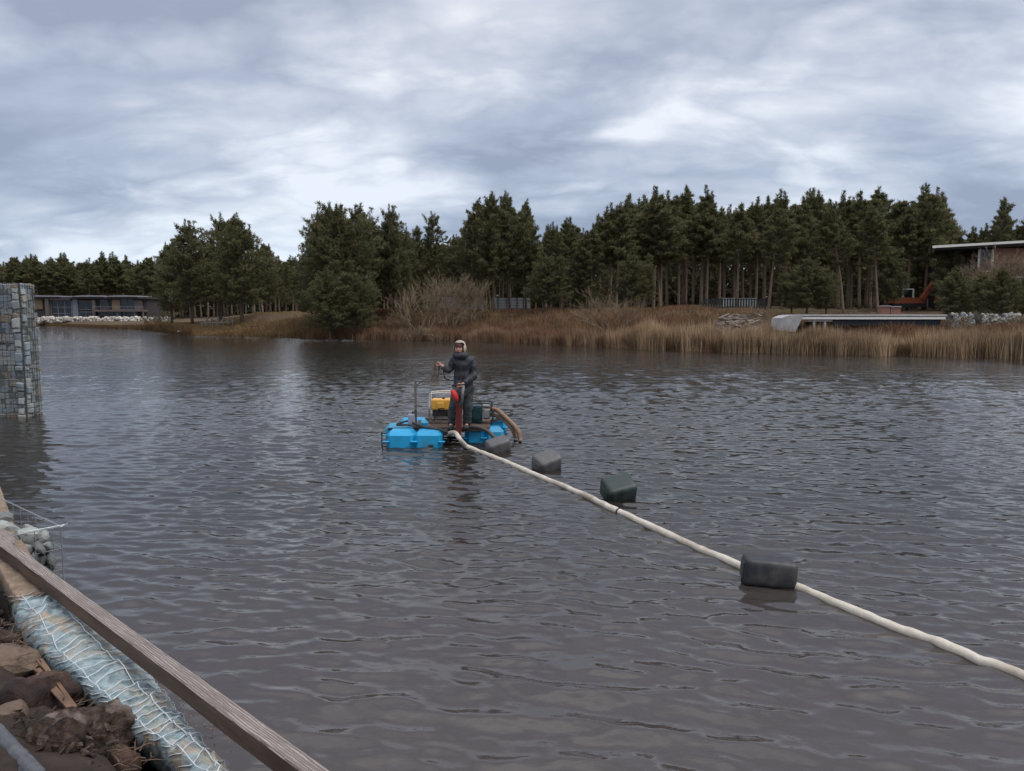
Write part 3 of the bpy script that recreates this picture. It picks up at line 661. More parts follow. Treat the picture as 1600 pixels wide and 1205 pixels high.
def wrap_surface(s, t, lift=0.0):
    """s along the gabion, t across: 0 = low inner side, .28 ridge, 1 = outer edge over the water"""
    a = P(*lerp_poly(LOW, s), Z_L); b = P(*lerp_poly(RID, s), Z_R); c = P(*lerp_poly(RGT, s), Z_G); d = c+Vector((0.10, 0.02, -0.5))
    if t < 0.22: k = t/0.22; p = a.lerp(b, k)+Vector((-0.35, -0.2, 0.5))*0.10*math.sin(k*math.pi)
    elif t < 0.85: k = (t-0.22)/0.63; p = b.lerp(c, k); p.z += 0.035*math.sin(k*math.pi)
    else: k = (t-0.85)/0.15; p = c.lerp(d, k)
    p = p.copy()
    q = Vector((p.x*5, p.y*5, s*3)); wr = 0.030*mnoise.noise(q*1.3)+0.013*mnoise.noise(q*3.7)
    # diagonal folds
    wr += 0.018*max(0, math.sin((s*9+t*1.2+0.8*mnoise.noise(q*0.5))*6.283))**6*(1 if 0.22 < t < 0.9 else 0.3)
    p.z += wr+lift; return p
def wrapped_gabion():
    base = wrap_surface(0.5, 0.5)
    t = empty('wrapped_gabion', (base.x, base.y, 0), 'long low gabion wrapped in pale blue green sheeting and wire netting beside the plank', 'gabion')
    ncr = 31
    def fabric(s, tt):
        sag = 0.022*abs(math.sin(s*ncr*math.pi)); p = wrap_surface(s, tt); p.z -= 0.014-sag*0.75; return p
    MB().grid(fabric, 340, 70).build('sheeting', 'sheet', t, smooth=True)
    for tt, hi in ((0.235, 1), (0.57, 1), (0.87, 1)):
        lo = 0.0
        pts = [wrap_surface(s, tt+0.003*math.sin(s*22), 0.012) for s in np.linspace(lo, hi, 90)]
        MB().tube(pts, 0.0029, 5).build('long_wire', 'wire', t, smooth=True)
    for i in range(ncr+1):
        s = i/ncr; sk = random.uniform(-.006, .006); a0 = random.choice((0.03, 0.1, 0.16)); a1 = 0.98
        pts = [wrap_surface(min(1, max(0, s+sk*0.5*math.sin(q*5)-0.012*(q-.2))), q, 0.010+0.004*math.sin(q*9+i)) for q in np.linspace(a0, a1, 26)]
        MB().tube(pts, 0.0030, 5).build('cross_wire', 'wire', t, smooth=True)
wrapped_gabion()
def brown_cap():
    A = [(0,896),(24,937)]; B = [(0,842),(95,922)]
    def fn(s, t):
        u = lerp_poly([(-140,700),(-60,800),(0,896),(10,918),(24,938)], s); v = lerp_poly([(0,760),(20,815),(48,868),(72,893),(94,925)], s)
        a = P(*u, 0.62); b = P(*v, 0.56); p = a.lerp(b, t); p.z += 0.02*math.sin(t*math.pi)+0.018*mnoise.noise(Vector((p.x*7, p.y*7, 0)))+0.008*mnoise.noise(Vector((p.x*23, p.y*23, 0)))
        if t < 0.06: p.z -= (0.06-t)*1.5
        return p
    t = empty('covered_wall', P(30, 900, 0), 'brown crusted sheet draped over the wall end under the plank', 'cloth cover')
    MB().grid(fn, 60, 40).build('brown_sheet', 'brown_sheet', t, smooth=True)
    pts = [fn(1.0, k/10)+Vector((0, -0.01, 0.0)) for k in range(11)]
    MB().tube(pts, 0.013, 6).build('rolled_hem', 'brown_sheet', t, smooth=True)
    def side(s, q):
        u = lerp_poly([(-140,700),(-60,800),(0,896),(10,918),(24,938)], s); a = P(*u, 0.60); return a+Vector((-0.04, -0.02, -0.45*q))
    MB().grid(side, 20, 6).build('side_cloth', 'mud', t, smooth=True)
brown_cap()
# ------------------------------------------------------------------ timber plank
def plank():
    z = 0.74
    a = P(-60, 792, z); b = P(505, 1196, z)
    a = Vector((a.x, a.y, z)); d = (b-a); Ln = d.length+0.5; d.normalize(); side = Vector((-d.y, d.x, 0)); side = -side  # towards the bank
    if side.x > 0: side = -side
    wdt, ht = 0.088, 0.10
    mb = MB(); n = 90; prof = [(0.004, 0), (wdt-0.006, 0), (wdt, -0.006), (wdt, -ht), (0, -ht), (0, -0.004)]
    k = len(prof)
    for i in range(n+1):
        s = i/n; p = a+d*Ln*s
        wear = 0.006*mnoise.noise(Vector((s*14, 0, 0)))
        for j, (px, pz) in enumerate(prof):
            e = 0.004*mnoise.noise(Vector((s*30, j*3.1, 0)))
            mb.v.append(Vector((Ln*s, px+e+wear*(1 if j in (1, 2, 3) else .3), pz+e*0.7)))
    for i in range(n):
        for j in range(k): mb.f.append((i*k+j, i*k+(j+1) % k, (i+1)*k+(j+1) % k, (i+1)*k+j))
    mb.f.append(tuple(range(k))); mb.f.append(tuple(n*k+j for j in reversed(range(k))))
    t = empty('timber_plank', a, 'long weathered grey timber plank lying above the water edge', 'plank')
    t.rotation_euler = (0, 0, math.atan2(d.y, d.x))
    if True:
        # local Y must point to `side`
        ly = Vector((-d.y, d.x, 0)); sgn = 1 if ly.dot(side) > 0 else -1
        for v in mb.v: v.y *= sgn
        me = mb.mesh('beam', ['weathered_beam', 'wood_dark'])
        for i, pl in enumerate(me.polygons): pl.material_index = 1 if (i < n*k and i % k in (2, 3)) else 0  # bank side and underside: darker damp wood, with their shade painted in
        o = bpy.data.objects.new('beam', me); C.objects.link(o); o.parent = t
        kn = MB(); 
        kn.tube([(1.32, sgn*0.045, 0.0005), (1.32, sgn*0.045, 0.004)], [0.013, 0.010], 10); o2 = bpy.data.objects.new('knot', kn.mesh('knot', 'black_rubber')); C.objects.link(o2); o2.parent = t
        # splintered lower board against it
        lb = MB(); pr = [(0.85, -0.02), (1.05, -0.075), (1.3, -0.10), (1.55, -0.07), (1.72, -0.03)]
        top = [Vector((x, -sgn*0.004*0, -0.012)) for x, _ in pr]
        vs = []
        for x, q in pr: vs += [Vector((x, 0, -0.012)), Vector((x, sgn*q, -0.02)), Vector((x, sgn*q, -0.06)), Vector((x, 0, -0.06))]
        fs = []
        for i in range(len(pr)-1):
            for j in range(4): fs.append((i*4+j, i*4+(j+1) % 4, (i+1)*4+(j+1) % 4, (i+1)*4+j))
        lb.add(vs, fs+[(0, 1, 2, 3), (16, 19, 18, 17)]); o3 = bpy.data.objects.new('broken_board', lb.mesh('broken_board', 'weathered_beam')); C.objects.link(o3); o3.parent = t
    return t
plank()
# ------------------------------------------------------------------ stone basket in the corner
def stone_basket():
    z = 0.66; c = P(95, 823, z); l0 = P(-120, 722, z); n0 = P(60, 833, z)
    e1 = (l0-c).normalized(); e2 = Vector((-e1.y, e1.x, 0)); 
    if e2.y > 0: e2 = -e2
    t = empty('stone_basket', (c.x, c.y, 0), 'open wire basket of rough grey stones at the corner of the bank', 'gabion')
    def q(a, b, zz): return Vector((c.x, c.y, 0))+e1*a+e2*b+Vector((0, 0, zz))
    MB().add([q(0.08, 0.08, -.2), q(2.4, 0.08, -.2), q(2.4, 1.0, -.2), q(0.08, 1.0, -.2), q(0.08, 0.08, .50), q(2.4, 0.08, .50), q(2.4, 1.0, .50), q(0.08, 1.0, .50)],
             [(0,1,2,3), (4,7,6,5), (0,4,5,1), (1,5,6,2), (2,6,7,3), (3,7,4,0)]).build('stone_fill', 'stone_core', t)
    big = [(0.68, 0.30, .56, .34, 0), (1.12, .22, .58, .30, 3), (0.27, 0.19, .57, .26, 0), (0.25, .42, .50, .17, 4), (0.48, 0.46, .50, .17, 0), (1.5, .3, .55, .36, 1), (1.0, .62, .52, .26, 3), (.12, .2, .5, .14, 2)]
    for a, b, zz, s, k in big: put_stone(t, q(a, b, zz), (s, s*.9, s*.72), k, rot=(random.uniform(-.3, .3), random.uniform(-.3, .3), random.uniform(0, 6)))
    for i in range(70): a, b = random.uniform(.03, .38), random.uniform(.04, .8); s = random.uniform(.09, .17); put_stone(t, q(a, b, random.uniform(.1, .58)), (s, s, s*.8), random.choice((0, 0, 1, 3, 3)))
    for i in range(110):
        a, b = random.uniform(0.04, 1.9), random.uniform(0.05, 0.9); s = random.uniform(0.07, 0.15)
        if i < 50: b = 0.05 if i < 25 else b; a = a if i < 25 else 0.06; zz = random.uniform(0, .5)
        else: zz = random.uniform(.50, .58)
        put_stone(t, q(a, b, zz), (s, s, s*.8), random.choice((0, 0, 1, 3, 3)))
    g = MB()
    def wire(a, b, r=0.0035, sag=0): m = (a+b)/2+Vector((0, 0, -sag)); g.tube([a, m, b], r, 5)
    wire(q(0, 0, z), q(2.4, 0, z), .006); wire(q(0, 0, z), q(0, .9, z), .005); wire(q(0, 0, -.1), q(0, 0, z+.01), .006)
    for a in (.22, .44, .66, .88, 1.1, 1.32, 1.54): wire(q(a, 0, -.1), q(a, 0, z))
    for b in (.22, .44, .66): wire(q(0, b, -.1), q(0, b, z))
    for zz in (.05, .25, .45): wire(q(0, 0, zz), q(2.4, 0, zz)); wire(q(0, 0, zz), q(0, .9, zz))
    g.build('wire_frame', 'wire_dull', t)
    MB().tube(spline([q(0.06, .25, z-.0), q(0, 0, z+.012), q(-.05, -.01, z+.03), q(-.08, .03, z+.015), q(-.12, -.02, z+.05)], 5), .004, 5).build('wire_tie', 'wire', t)
stone_basket()
# ------------------------------------------------------------------ logs, roots and stones in the near corner
def log(name, a, b, r0, r1, m, label, cat='log', rough=0.18, n=40, sides=40, seed=0, parent=None):
    a = Vector(a); b = Vector(b); d = (b-a).normalized(); s1 = d.cross(Vector((0, 0, 1))).normalized(); s2 = s1.cross(d); mb = MB()
    def fn(s, t):
        th = t*6.2832; r = r0+(r1-r0)*s; e = 1.0
        if s < 0.10: r *= math.sqrt(max(0.02, 1-((0.10-s)/0.10)**2*.96))
        if s > 0.92: r *= math.sqrt(max(0.02, 1-((s-0.92)/0.08)**2*.96))
        dr = (math.cos(th)*s1+math.sin(th)*s2); q = dr*1.2+d*s*3+Vector((seed*3.3, seed, 0))
        cth, sth = math.cos(th)*3.2, math.sin(th)*3.2
        ridg = 0.9*rough*abs(mnoise.noise(Vector((cth, sth, s*1.6+seed))))+0.45*rough*abs(mnoise.noise(Vector((cth*3, sth*3, s*4+seed))))
        r *= 1+rough*mnoise.noise(q*1.1)+rough*0.5*mnoise.noise(q*3.3)+ridg
        return a.lerp(b, s)+dr*r
    mb.grid(fn, n, sides)
    if parent: return mb.build(name, m, parent, smooth=True, label=label)
    o = mb.build(name, m, at=tuple(a), smooth=True); return tag(o, label, cat)
log('log', P(10, 1118, .60), P(98, 1080, .55), .14, .12, 'bark_wet', 'smooth dark wet log end lying against the wrapped gabion', seed=2, rough=.25)
def splinters():
    mb = MB(); rd = random.Random(4)
    for i in range(9):
        a = P(50+rd.uniform(0, 30), 1034+rd.uniform(-6, 22), .68); b = P(100+rd.uniform(-10, 20), 1095+rd.uniform(-12, 14), .64)
        mb.bar(a, b, rd.uniform(.008, .022), .01)
    o = mb.build('wood_splinters', 'split_wood'); tag(o, 'tan splintered strips of wood peeling off the dark wet log', 'splinters', kind='stuff')
splinters()
log('bark_log', P(45, 1205, .60), P(185, 1150, .50), .19, .14, 'bark_rough', 'thick log with flaking rough bark at the bottom of the bank', seed=4, rough=.34, n=70, sides=70)
log('bark_log', P(110, 1150, .50), P(205, 1210, .48), .09, .07, 'bark_wet', 'brown peeled log below the rough barked one', seed=7, rough=.3)
log('branch', P(-12, 1135, .72), P(62, 1222, .80), .030, .036, 'branch_grey', 'bare grey branch lying across the bottom left corner', 'branch', seed=3, rough=.15)
o = put_stone(None, P(14, 1030, .58), (.36, .28, .2), 2, 'rock', (0.2, 0.1, .5), 2); tag(o, 'tan brown rock at the left edge beside the dark log', 'rock')
o = put_stone(None, P(10, 1118, .66), (.24, .2, .16), 2, 'rock', (0.1, 0.3, 1.5), 4); tag(o, 'tan rock between the dark log and the grey branch', 'rock')
o = put_stone(None, P(8, 1190, .7), (.2, .16, .13), 0, 'rock', (0.1, 0.3, 2.5), 1); tag(o, 'mossy olive rock in the very corner under the grey branch', 'rock')
log('log', P(-30, 985, .52), P(30, 1010, .45), .06, .05, 'bark_wet', 'short dark root stub at the left edge below the brown sheet', seed=9)
for o in list(C.objects):
    if o.name.startswith('rock') and o.parent is None and o.type == 'MESH':
        me = o.data.copy(); me.materials.clear(); me.materials.append(M('rock_brown')); o.data = me
def soil_clods():
    mb = MB(); srcs = [STONES[i][0] for i in range(6)]
    for i in range(420):
        t = random.random(); u = random.uniform(-10, 60)+t*150+random.gauss(0, 12); v = 960+t*230+random.gauss(0, 26)
        p = P(u, v, .50); q = Euler((random.uniform(0, 6), random.uniform(0, 6), random.uniform(0, 6))).to_matrix(); s_ = random.uniform(.012, .055); me = random.choice(srcs)
        if u > 60+t*150: continue
        mb.add([p+q@(x.co*s_) for x in me.vertices], [tuple(f.vertices) for f in me.polygons])
    o = mb.build('soil_clods', 'mud', smooth=True); tag(o, 'dark wet clods of soil packed between the logs and rocks', 'soil', kind='stuff')
soil_clods()
def twigs():
    mb = MB()
    for i in range(170):
        u, v = random.choice([(20, 985), (10, 1010), (60, 1020), (120, 1105), (100, 1125), (40, 1130), (130, 1135), (210, 1190), (60, 1150)])
        p = P(u+random.gauss(0, 22), v+random.gauss(0, 16), random.uniform(.5, .64)); a = random.uniform(0, 6.28); l = random.uniform(.04, .16)
        d = Vector((math.cos(a), math.sin(a), random.uniform(-.2, .4)))*l
        mb.tube([p, p+d*.5+Vector((0, 0, random.uniform(0, .02))), p+d], [.0035, .003, .0012], 4)
    o = mb.build('twig_litter', 'wood_dark'); tag(o, 'loose twigs, roots and wood chips between the logs', 'twigs', kind='stuff')
twigs()
def bark_chips():
    mb = MB()
    for i in range(260):
        u, v = random.gauss(75, 45), random.gauss(1150, 22)
        p = P(u, v, random.uniform(.66, .72)); s = random.uniform(.008, .028)
        mb.box(p, (s*2, s, .005), rot=Euler((random.uniform(-.7, .7), random.uniform(-.7, .7), random.uniform(0, 6))).to_quaternion())
    o = mb.build('bark_flakes', 'bark_rough'); tag(o, 'small flakes of bark scattered over the logs', 'bark', kind='stuff')
bark_chips()
def wash_foam():
    mb = MB()
    for i in range(70):
        s = random.random(); u = 235+s*120+random.gauss(0, 14); v = 1040+s*120+random.gauss(0, 10)
        p = P(u, v, 0.035); k = random.uniform(.002, .007); mb.box(p, (k*3, k, .003), rz=random.uniform(0, 6))
    o = mb.build('floating_debris', 'brown_sheet'); tag(o, 'pale flecks of foam and debris floating beside the plank', 'debris', kind='stuff')
wash_foam()
# ------------------------------------------------------------------ dredging raft
YR = 15.6
def raft():
    t = empty('dredging_raft', W(700, 683, YR)*1.0, 'small dredging raft of bright blue plastic floats with a dark deck', 'raft')
    def cube_float(parent, x0, x1, y, dep, top=.30, ncell=2, yaw=0.0, cx=None):
        """row of ncell bevelled float cells from x0 to x1 with front at depth y"""
        f = MB(); wd = (x1-x0)/ncell; q = Euler((0, 0, yaw)).to_quaternion(); cxx = (x0+x1)/2
        for i in range(ncell):
            dx = (i-(ncell-1)/2)*wd; c = Vector((cxx, y+dep/2, top-0.20))+q.to_matrix()@Vector((dx, 0, 0))
            f.rbox(c, (wd*1.0, dep, .40), 0.075, 1, q)
            f.rbox(c+Vector((0, 0, .185)), (wd*.62, dep*.62, .05), 0.02, 1, q)
        o = f.build('float', 'blue_float', parent)
        BASE[o.name] = BASE[parent.name]
        for i in range(ncell+1):
            lg = MB()
            dx = (i-ncell/2)*wd; c = Vector((cxx, y, top-0.19))+q.to_matrix()@Vector((dx, -.0-dep*0, 0)); lg.rbox(c+q.to_matrix()@Vector((0, -.015, 0)), (.13, .09, .03), .01, 1, q); lg.build('lug', 'blue_float', o)
        return o
    X = lambda u, Y: W(u, 600, Y).x
    cube_float(t, X(602, 15.15), X(690, 15.15), 15.1, .56, .31, 2)
    cube_float(t, X(600, 16.0), X(643, 16.0), 15.95, .52, .31, 1, .08)
    cube_float(t, X(624, 17), X(667, 17), 16.85, .52, .31, 1, .12)
    cube_float(t, X(724, 15.6), X(786, 15.6), 15.75, .52, .28, 2, .10)
    cube_float(t, X(735, 17), X(790, 17), 17.2, .5, .28, 2, .05)
    fr = MB()
    for (u1, Y1, u2, Y2) in [(605, 15.75, 702, 15.75), (640, 17.2, 790, 17.2), (655, 15.4, 655, 17.6), (700, 15.2, 702, 17.5), (745, 15.7, 747, 17.4), (690, 15.5, 760, 15.7)]:
        fr.bar((X(u1, Y1), Y1, .275), (X(u2, Y2), Y2, .275), .07, .05)
    fr.bar((X(768, 16.3), 16.3, .36), (X(800, 17), 17, .42), .06, .05); fr.build('deck_frame', 'steel_dark', t)
    for k in range(7):
        Yk = 15.72+k*.22; MB().box(((X(668, 16)+X(768, 16))/2, Yk, .312+random.uniform(-.003, .003)), (1.28, .19, .03), random.uniform(-.01, .01)).build('deck_board', 'wood_dark', t)
    pins = MB()
    for z in (.28, .13, .02): pins.bar((X(594, 15.1), 15.1, z), (X(603, 15.1), 15.12, z), .02)
    pins.bar((X(595.5, 15.1), 15.1, -.1), (X(595.5, 15.1), 15.1, .32), .022)
    pins.build('connector_pin', 'steel_dark', t)
    p = W(673, 697, 15.03); MB().box(p, (.10, .08, .04)).build('connector_pin', 'steel_dark', t)
    # mast and rail
    a = W(650, 668, 16.0); b = W(649, 597, 16.0)
    MB().bar(a, b, .045).build('mast', 'rust_post', t)
    MB().bar(W(648, 596, 16.0), W(708, 594.5, 15.8), .03).build('rail', 'rust_post', t)
    MB().bar(W(650, 603, 16.0), W(658, 597, 15.95), .022).bar(W(658, 600, 15.95), W(682, 603, 15.8), .02).build('brace', 'rust_post', t)
    MB().tube(spline([W(649, 640, 15.97), W(646, 655, 15.9), W(632, 659, 15.8), W(620, 664, 15.8), W(640, 664, 15.7), W(655, 669, 15.6), W(690, 674, 15.5), W(705, 677, 15.4)], 6), .022, 6).build('cable', 'black_rubber', t, smooth=True)
    MB().tube(spline([W(645, 661, 15.7), W(665, 668, 15.5), W(685, 671, 15.35), W(698, 676, 15.3)], 6), .03, 6).build('cable', 'black_rubber', t, smooth=True)
    MB().rbox(W(701, 675, 15.4), (.22, .22, .12), .02, 1).build('hose_coupling', 'steel_dark', t)
    return t
RAFT = raft()
def winch():
    t = empty('lever_stand', W(719, 676, 15.25), 'dark red steel lever stand with a grey pipe and cross handle on the raft', 'lever stand')
    MB().bar(W(717, 678, 15.25), W(719, 632, 15.25), .11, .09).bar(W(712.5, 676, 15.2), W(714.5, 626, 15.2), .025).build('column', 'red_paint', t)
    MB().tube([W(721, 634, 15.2), W(724, 603, 15.1)], .028, 8).build('pipe', 'steel_grey', t, smooth=True)
    MB().tube([W(727, 600.5, 15.05), W(706, 602.5, 15.1)], .015, 8).build('handle', 'steel_dark', t, smooth=True)
    MB().tube([W(707, 609, 15.12), W(707.5, 611, 15.12), W(711, 619, 15.12), W(713, 624, 15.12), W(714.5, 628, 15.12)], [.03, .055, .07, .05, .02], 9).build('guard', 'red_bright', t, smooth=True, label='bright red rounded guard at knee height')
    l = empty('wooden_frame', W(680, 598, 15.5), 'narrow ladder like wooden frame gripped in the raised hand', 'wooden frame')
    for (u1, v1, u2, v2) in ((679.5, 566, 675, 598), (687, 568, 682, 599)): MB().bar(W(u1, v1, 15.45), W(u2, v2, 15.5), .035, .03).build('side_rail', 'wood', l)
    for (v, u1, u2) in ((599.5, 672, 687), (587, 676, 684), (578, 678, 685.5)): MB().bar(W(u1, v, 15.5), W(u2, v+.6, 15.5), .025, .04).build('rung', 'wood', l)
    MB().tube([W(679, 566, 15.45), W(688, 567.5, 15.42)], .018, 6).build('grip', 'black_rubber', l)
    MB().tube(spline([W(693, 578, 15.5), W(695, 591, 15.5), W(702, 593, 15.5)], 4), .012, 5).build('crank', 'steel_dark', l)
winch()
def generator():
    c0 = W(693, 662, 16.4); x0, x1 = W(672, 600, 16.4).x, W(714, 600, 16.4).x; zt = W(690, 613.5, 16.4).z; zb = .33; y0, y1 = 16.2, 16.62
    t = empty('generator', (c0.x, 16.4, zb), 'yellow petrol generator with a white topped tube frame behind the man', 'generator')
    for y in (y0, y1): MB().tube(spline([(x0, y, zb+.3), (x0, y, zt-.08), (x0+.06, y, zt), (x1-.06, y, zt), (x1, y, zt-.08), (x1, y, zb+.3)], 5), .014, 6).build('top_tube', 'white_paint', t, smooth=True)
    lf = MB()
    for x in (x0, x1):
        lf.bar((x, y0, zb), (x, y1, zb), .03); lf.bar((x, y0-.002, zb), (x, y0-.002, zb+.3), .034)
    for y in (y0, y1): lf.bar((x0, y, zb+.03), (x1, y, zb+.03), .03); lf.bar((x0, y, zb+.13), (x1, y, zb+.13), .02)
    lf.build('base_frame', 'rust_post', t)
    zy0 = W(690, 640.5, 16.25).z; zy1 = W(690, 624.5, 16.25).z
    MB().rbox(((x0+x1)/2+.0, 16.4, (zy0+zy1)/2), (x1-x0-.07, .38, zy1-zy0), .03, 2).build('fuel_tank', 'yellow_paint', t, smooth=False)
    MB().rbox(((x0+x1)/2-.05, 16.19, (zy0+zy1)/2-.01), (.14, .03, .12), .01, 1).build('control_panel', 'yellow_paint', t)
    MB().tube([((x0+x1)/2, 16.4, zy1), ((x0+x1)/2, 16.4, zy1+.03)], .035, 10).build('tank_cap', 'black_rubber', t)
    MB().rbox(((x0+x1)/2-.08, 16.4, zb+.20), (.30, .30, .20), .03, 1).build('engine', 'steel_dark', t)
    MB().tube([((x0+x1)/2+.06, 16.35, zb+.19), ((x0+x1)/2+.26, 16.35, zb+.19)], .095, 12).build('alternator', 'black_rubber', t)
    MB().tube(spline([(x0+.1, 16.15, zb+.05), (x0+.16, 16.14, zb+.26), (x0+.28, 16.14, zb+.33), (x0+.36, 16.14, zb+.25)], 5), .012, 5).build('cable', 'black_rubber', t)
generator()
def pump():
    x0, x1 = W(736, 600, 16.4).x, W(768, 600, 16.4).x; zb = .33; zt = W(750, 629, 16.4).z
    t = empty('water_pump', ((x0+x1)/2, 16.4, zb), 'dark green motor pump with silver engine parts in a black frame', 'pump')
    fr = MB()
    for y in (16.15, 16.65): fr.tube(spline([(x0, y, zb), (x0, y, zt-.06), (x0+.06, y, zt), (x1-.05, y, zt), (x1, y, zt-.07), (x1, y, zb), (x0, y, zb)], 4), .017, 6)
    fr.build('tube_frame', 'black_rubber', t, smooth=True)
    MB().rbox((x0+.13, 16.32, zb+.19), (.23, .34, .38), .05, 2).build('pump_body', 'teal_paint', t)
    MB().tube([(x0+.14, 16.10, zb+.2), (x0+.14, 16.16, zb+.2)], .10, 12).build('pump_cover', 'teal_paint', t)
    MB().rbox((x1-.10, 16.3, zb+.20), (.15, .28, .22), .03, 1).tube([(x1-.12, 16.12, zb+.2), (x1-.12, 16.17, zb+.2)], .075, 10).build('engine', 'steel_grey', t)
    MB().rbox((x1-.11, 16.36, zb+.36), (.17, .24, .07), .02, 1).build('fuel_tank', 'steel_grey', t)
pump()
def hose(name, pts, r, m, label, ring=0, n=8, sides=10):
    sp = spline(pts, n); rr = [r*(1+0.16*mnoise.noise(Vector((i*.35, r*50, 0)))) for i in range(len(sp))]
    sp = [p+Vector((0.018*mnoise.noise(Vector((i*.23, 1, 0))), 0, 0.008*mnoise.noise(Vector((i*.4, 5, 0))))) for i, p in enumerate(sp)]
    o = MB().tube(sp, rr, sides).build(name, m, at=tuple(sp[0]), smooth=True); tag(o, label, 'hose')
    if name == 'discharge_hose':
        for i in (100,): d = (sp[i+1]-sp[i]).normalized(); MB().tube([sp[i]-d*.012, sp[i]+d*.012], r*1.15, 10).build('hose_band', 'black_rubber', o)
    return o
hp = [W(701, 679, 15.3), W(706, 676.5, 15.1), W(713, 678, 14.95), W(719, 687, 14.8), P(728, 697, .06), P(740, 702, .012), P(762, 711, .012), P(790, 722, .005), P(820, 735, .012), P(848, 747, .005), P(880, 760, .012), P(915, 775, .012), P(950, 792, .02),
      P(985, 808, .005), P(1030, 829, .012), P(1075, 850, .005), P(1115, 867, .005), P(1160, 886, .012), P(1200, 901, .0), P(1245, 917, .005), P(1295, 939, .005), P(1350, 961, .01), P(1400, 982, .005), P(1450, 999, .01), P(1520, 1027, .005), P(1600, 1058, .005), P(1700, 1098, .005), P(1850, 1150, .1), P(2000, 1230, .3)]
hose('discharge_hose', hp, .046, 'hose_cream', 'long cream discharge hose floating from the raft towards the lower right')
hose('suction_hose', [W(766, 640, 16.3), W(774, 640, 16.2), W(782, 645, 16.1), W(797, 659, 16.0), W(808, 671, 15.9), W(812, 681, 15.85), W(813, 690, 15.8)], .048, 'hose_brown', 'brown hose arching from the pump down into the lake')
hose('suction_hose', [W(766, 648, 16.3), W(776, 650, 16.2), W(787, 656, 16.1), W(800, 670, 16.0), W(806, 684, 16)], .045, 'hose_brown', 'lower brown hose running out beside the arched one')
hose('rubber_hose', [W(722, 673, 15.6), W(730, 668, 15.5), W(745, 667.5, 15.45), W(760, 673, 15.35), W(772, 683, 15.2), P(782, 694, .05)], .04, 'hose_dark', 'dark grey hose bent over the blue float at the front of the raft')
def jug():
    c = W(643, 655, 15.85); z0 = .32
    t = empty('plastic_jug', (c.x, 15.85, z0), 'pale grey plastic jug standing beside the mast on the raft', 'jug')
    MB().rbox((c.x, 15.85, z0+.13), (.15, .13, .26), .03, 2, taper=.93).build('jug_body', 'jug', t)
    MB().tube([(c.x+.03, 15.85, z0+.25), (c.x+.03, 15.85, z0+.30)], .025, 8).build('cap', 'black_rubber', t)
    MB().tube(spline([(c.x-.05, 15.85, z0+.255), (c.x-.04, 15.85, z0+.30), (c.x+.01, 15.85, z0+.285)], 4), .012, 6).build('handle', 'jug', t)
jug()
# ------------------------------------------------------------------ canister floats on the hose
def canister(u, v, size, m, label, rot, wl=.0, z=None):
    p = P(u, v, z if z is not None else size[2]*.35)
    t = empty('canister_float', p, label, 'canister', 'plastic canisters floating the hose')
    q = Euler(rot); t.rotation_euler = q
    def bl(mb, nm, mm, sm=False):
        o = bpy.data.objects.new(nm, mb.mesh(nm, mm, sm)); C.objects.link(o); o.parent = t; return o
    L_, B_, H_ = size
    bl(MB().rbox((0, 0, 0), size, min(B_, H_)*.23, 4), 'shell', m, True)
    bl(MB().rbox((-L_/2, 0, 0), (.02, B_*.62, H_*.62), .008, 1), 'end_panel', m)
    hnd = MB().tube(spline([(-L_*.2, B_*.10, H_/2-.02), (-L_*.15, B_*.10, H_/2+.03), (L_*.15, B_*.10, H_/2+.03), (L_*.2, B_*.10, H_/2-.02)], 5), .014, 7)
    o = bl(hnd, 'handle', m, True); o.location.z = -H_; o.rotation_euler = (math.pi, 0, 0); o.location.z = 0
    bl(MB().tube([(L_*.5-.01, B_*.22, -H_*.1), (L_*.5+.035, B_*.22, -H_*.1)], .03, 12), 'cap', m)
    # strap to the hose
    return t
canister(778, 697, (.44, .30, .28), 'grey_plastic', 'small grey canister nearest the raft, tilted against the blue float', (R(18), R(-14), R(22)))
canister(854, 723, (.44, .34, .30), 'grey_plastic', 'grey canister on the hose, second from the raft', (R(24), R(-14), R(32)))
canister(966, 765, (.45, .36, .32), 'green_plastic', 'dark green canister tilted on the hose', (R(30), R(-10), R(18)), z=.13)
canister(1201, 893, (.50, .30, .27), 'black_rubber', 'black canister nearest the camera lying over the hose', (R(-4), R(4), R(-8)), z=.11)
# ------------------------------------------------------------------ the man on the raft
def skin_mesh(name, pts, edges, radii, root, m, sub=2):
    me = bpy.data.meshes.new(name+'_skeleton'); me.from_pydata(pts, edges, []); ob = bpy.data.objects.new(name+'_tmp', me); C.objects.link(ob)
    md = ob.modifiers.new('s', 'SKIN'); md.use_smooth_shade = True
    for i, r in enumerate(radii):
        sv = me.skin_vertices[0].data[i]; sv.radius = r if isinstance(r, tuple) else (r, r); sv.use_root = (i == root)
    s2 = ob.modifiers.new('d', 'SUBSURF'); s2.levels = sub; s2.render_levels = sub
    bpy.context.view_layer.update(); dg = bpy.context.evaluated_depsgraph_get(); out = bpy.data.meshes.new_from_object(ob.evaluated_get(dg))
    bpy.data.objects.remove(ob); out.name = name; out.materials.clear(); out.materials.append(M(m)); out.polygons.foreach_set('use_smooth', [True]*len(out.polygons)); return out
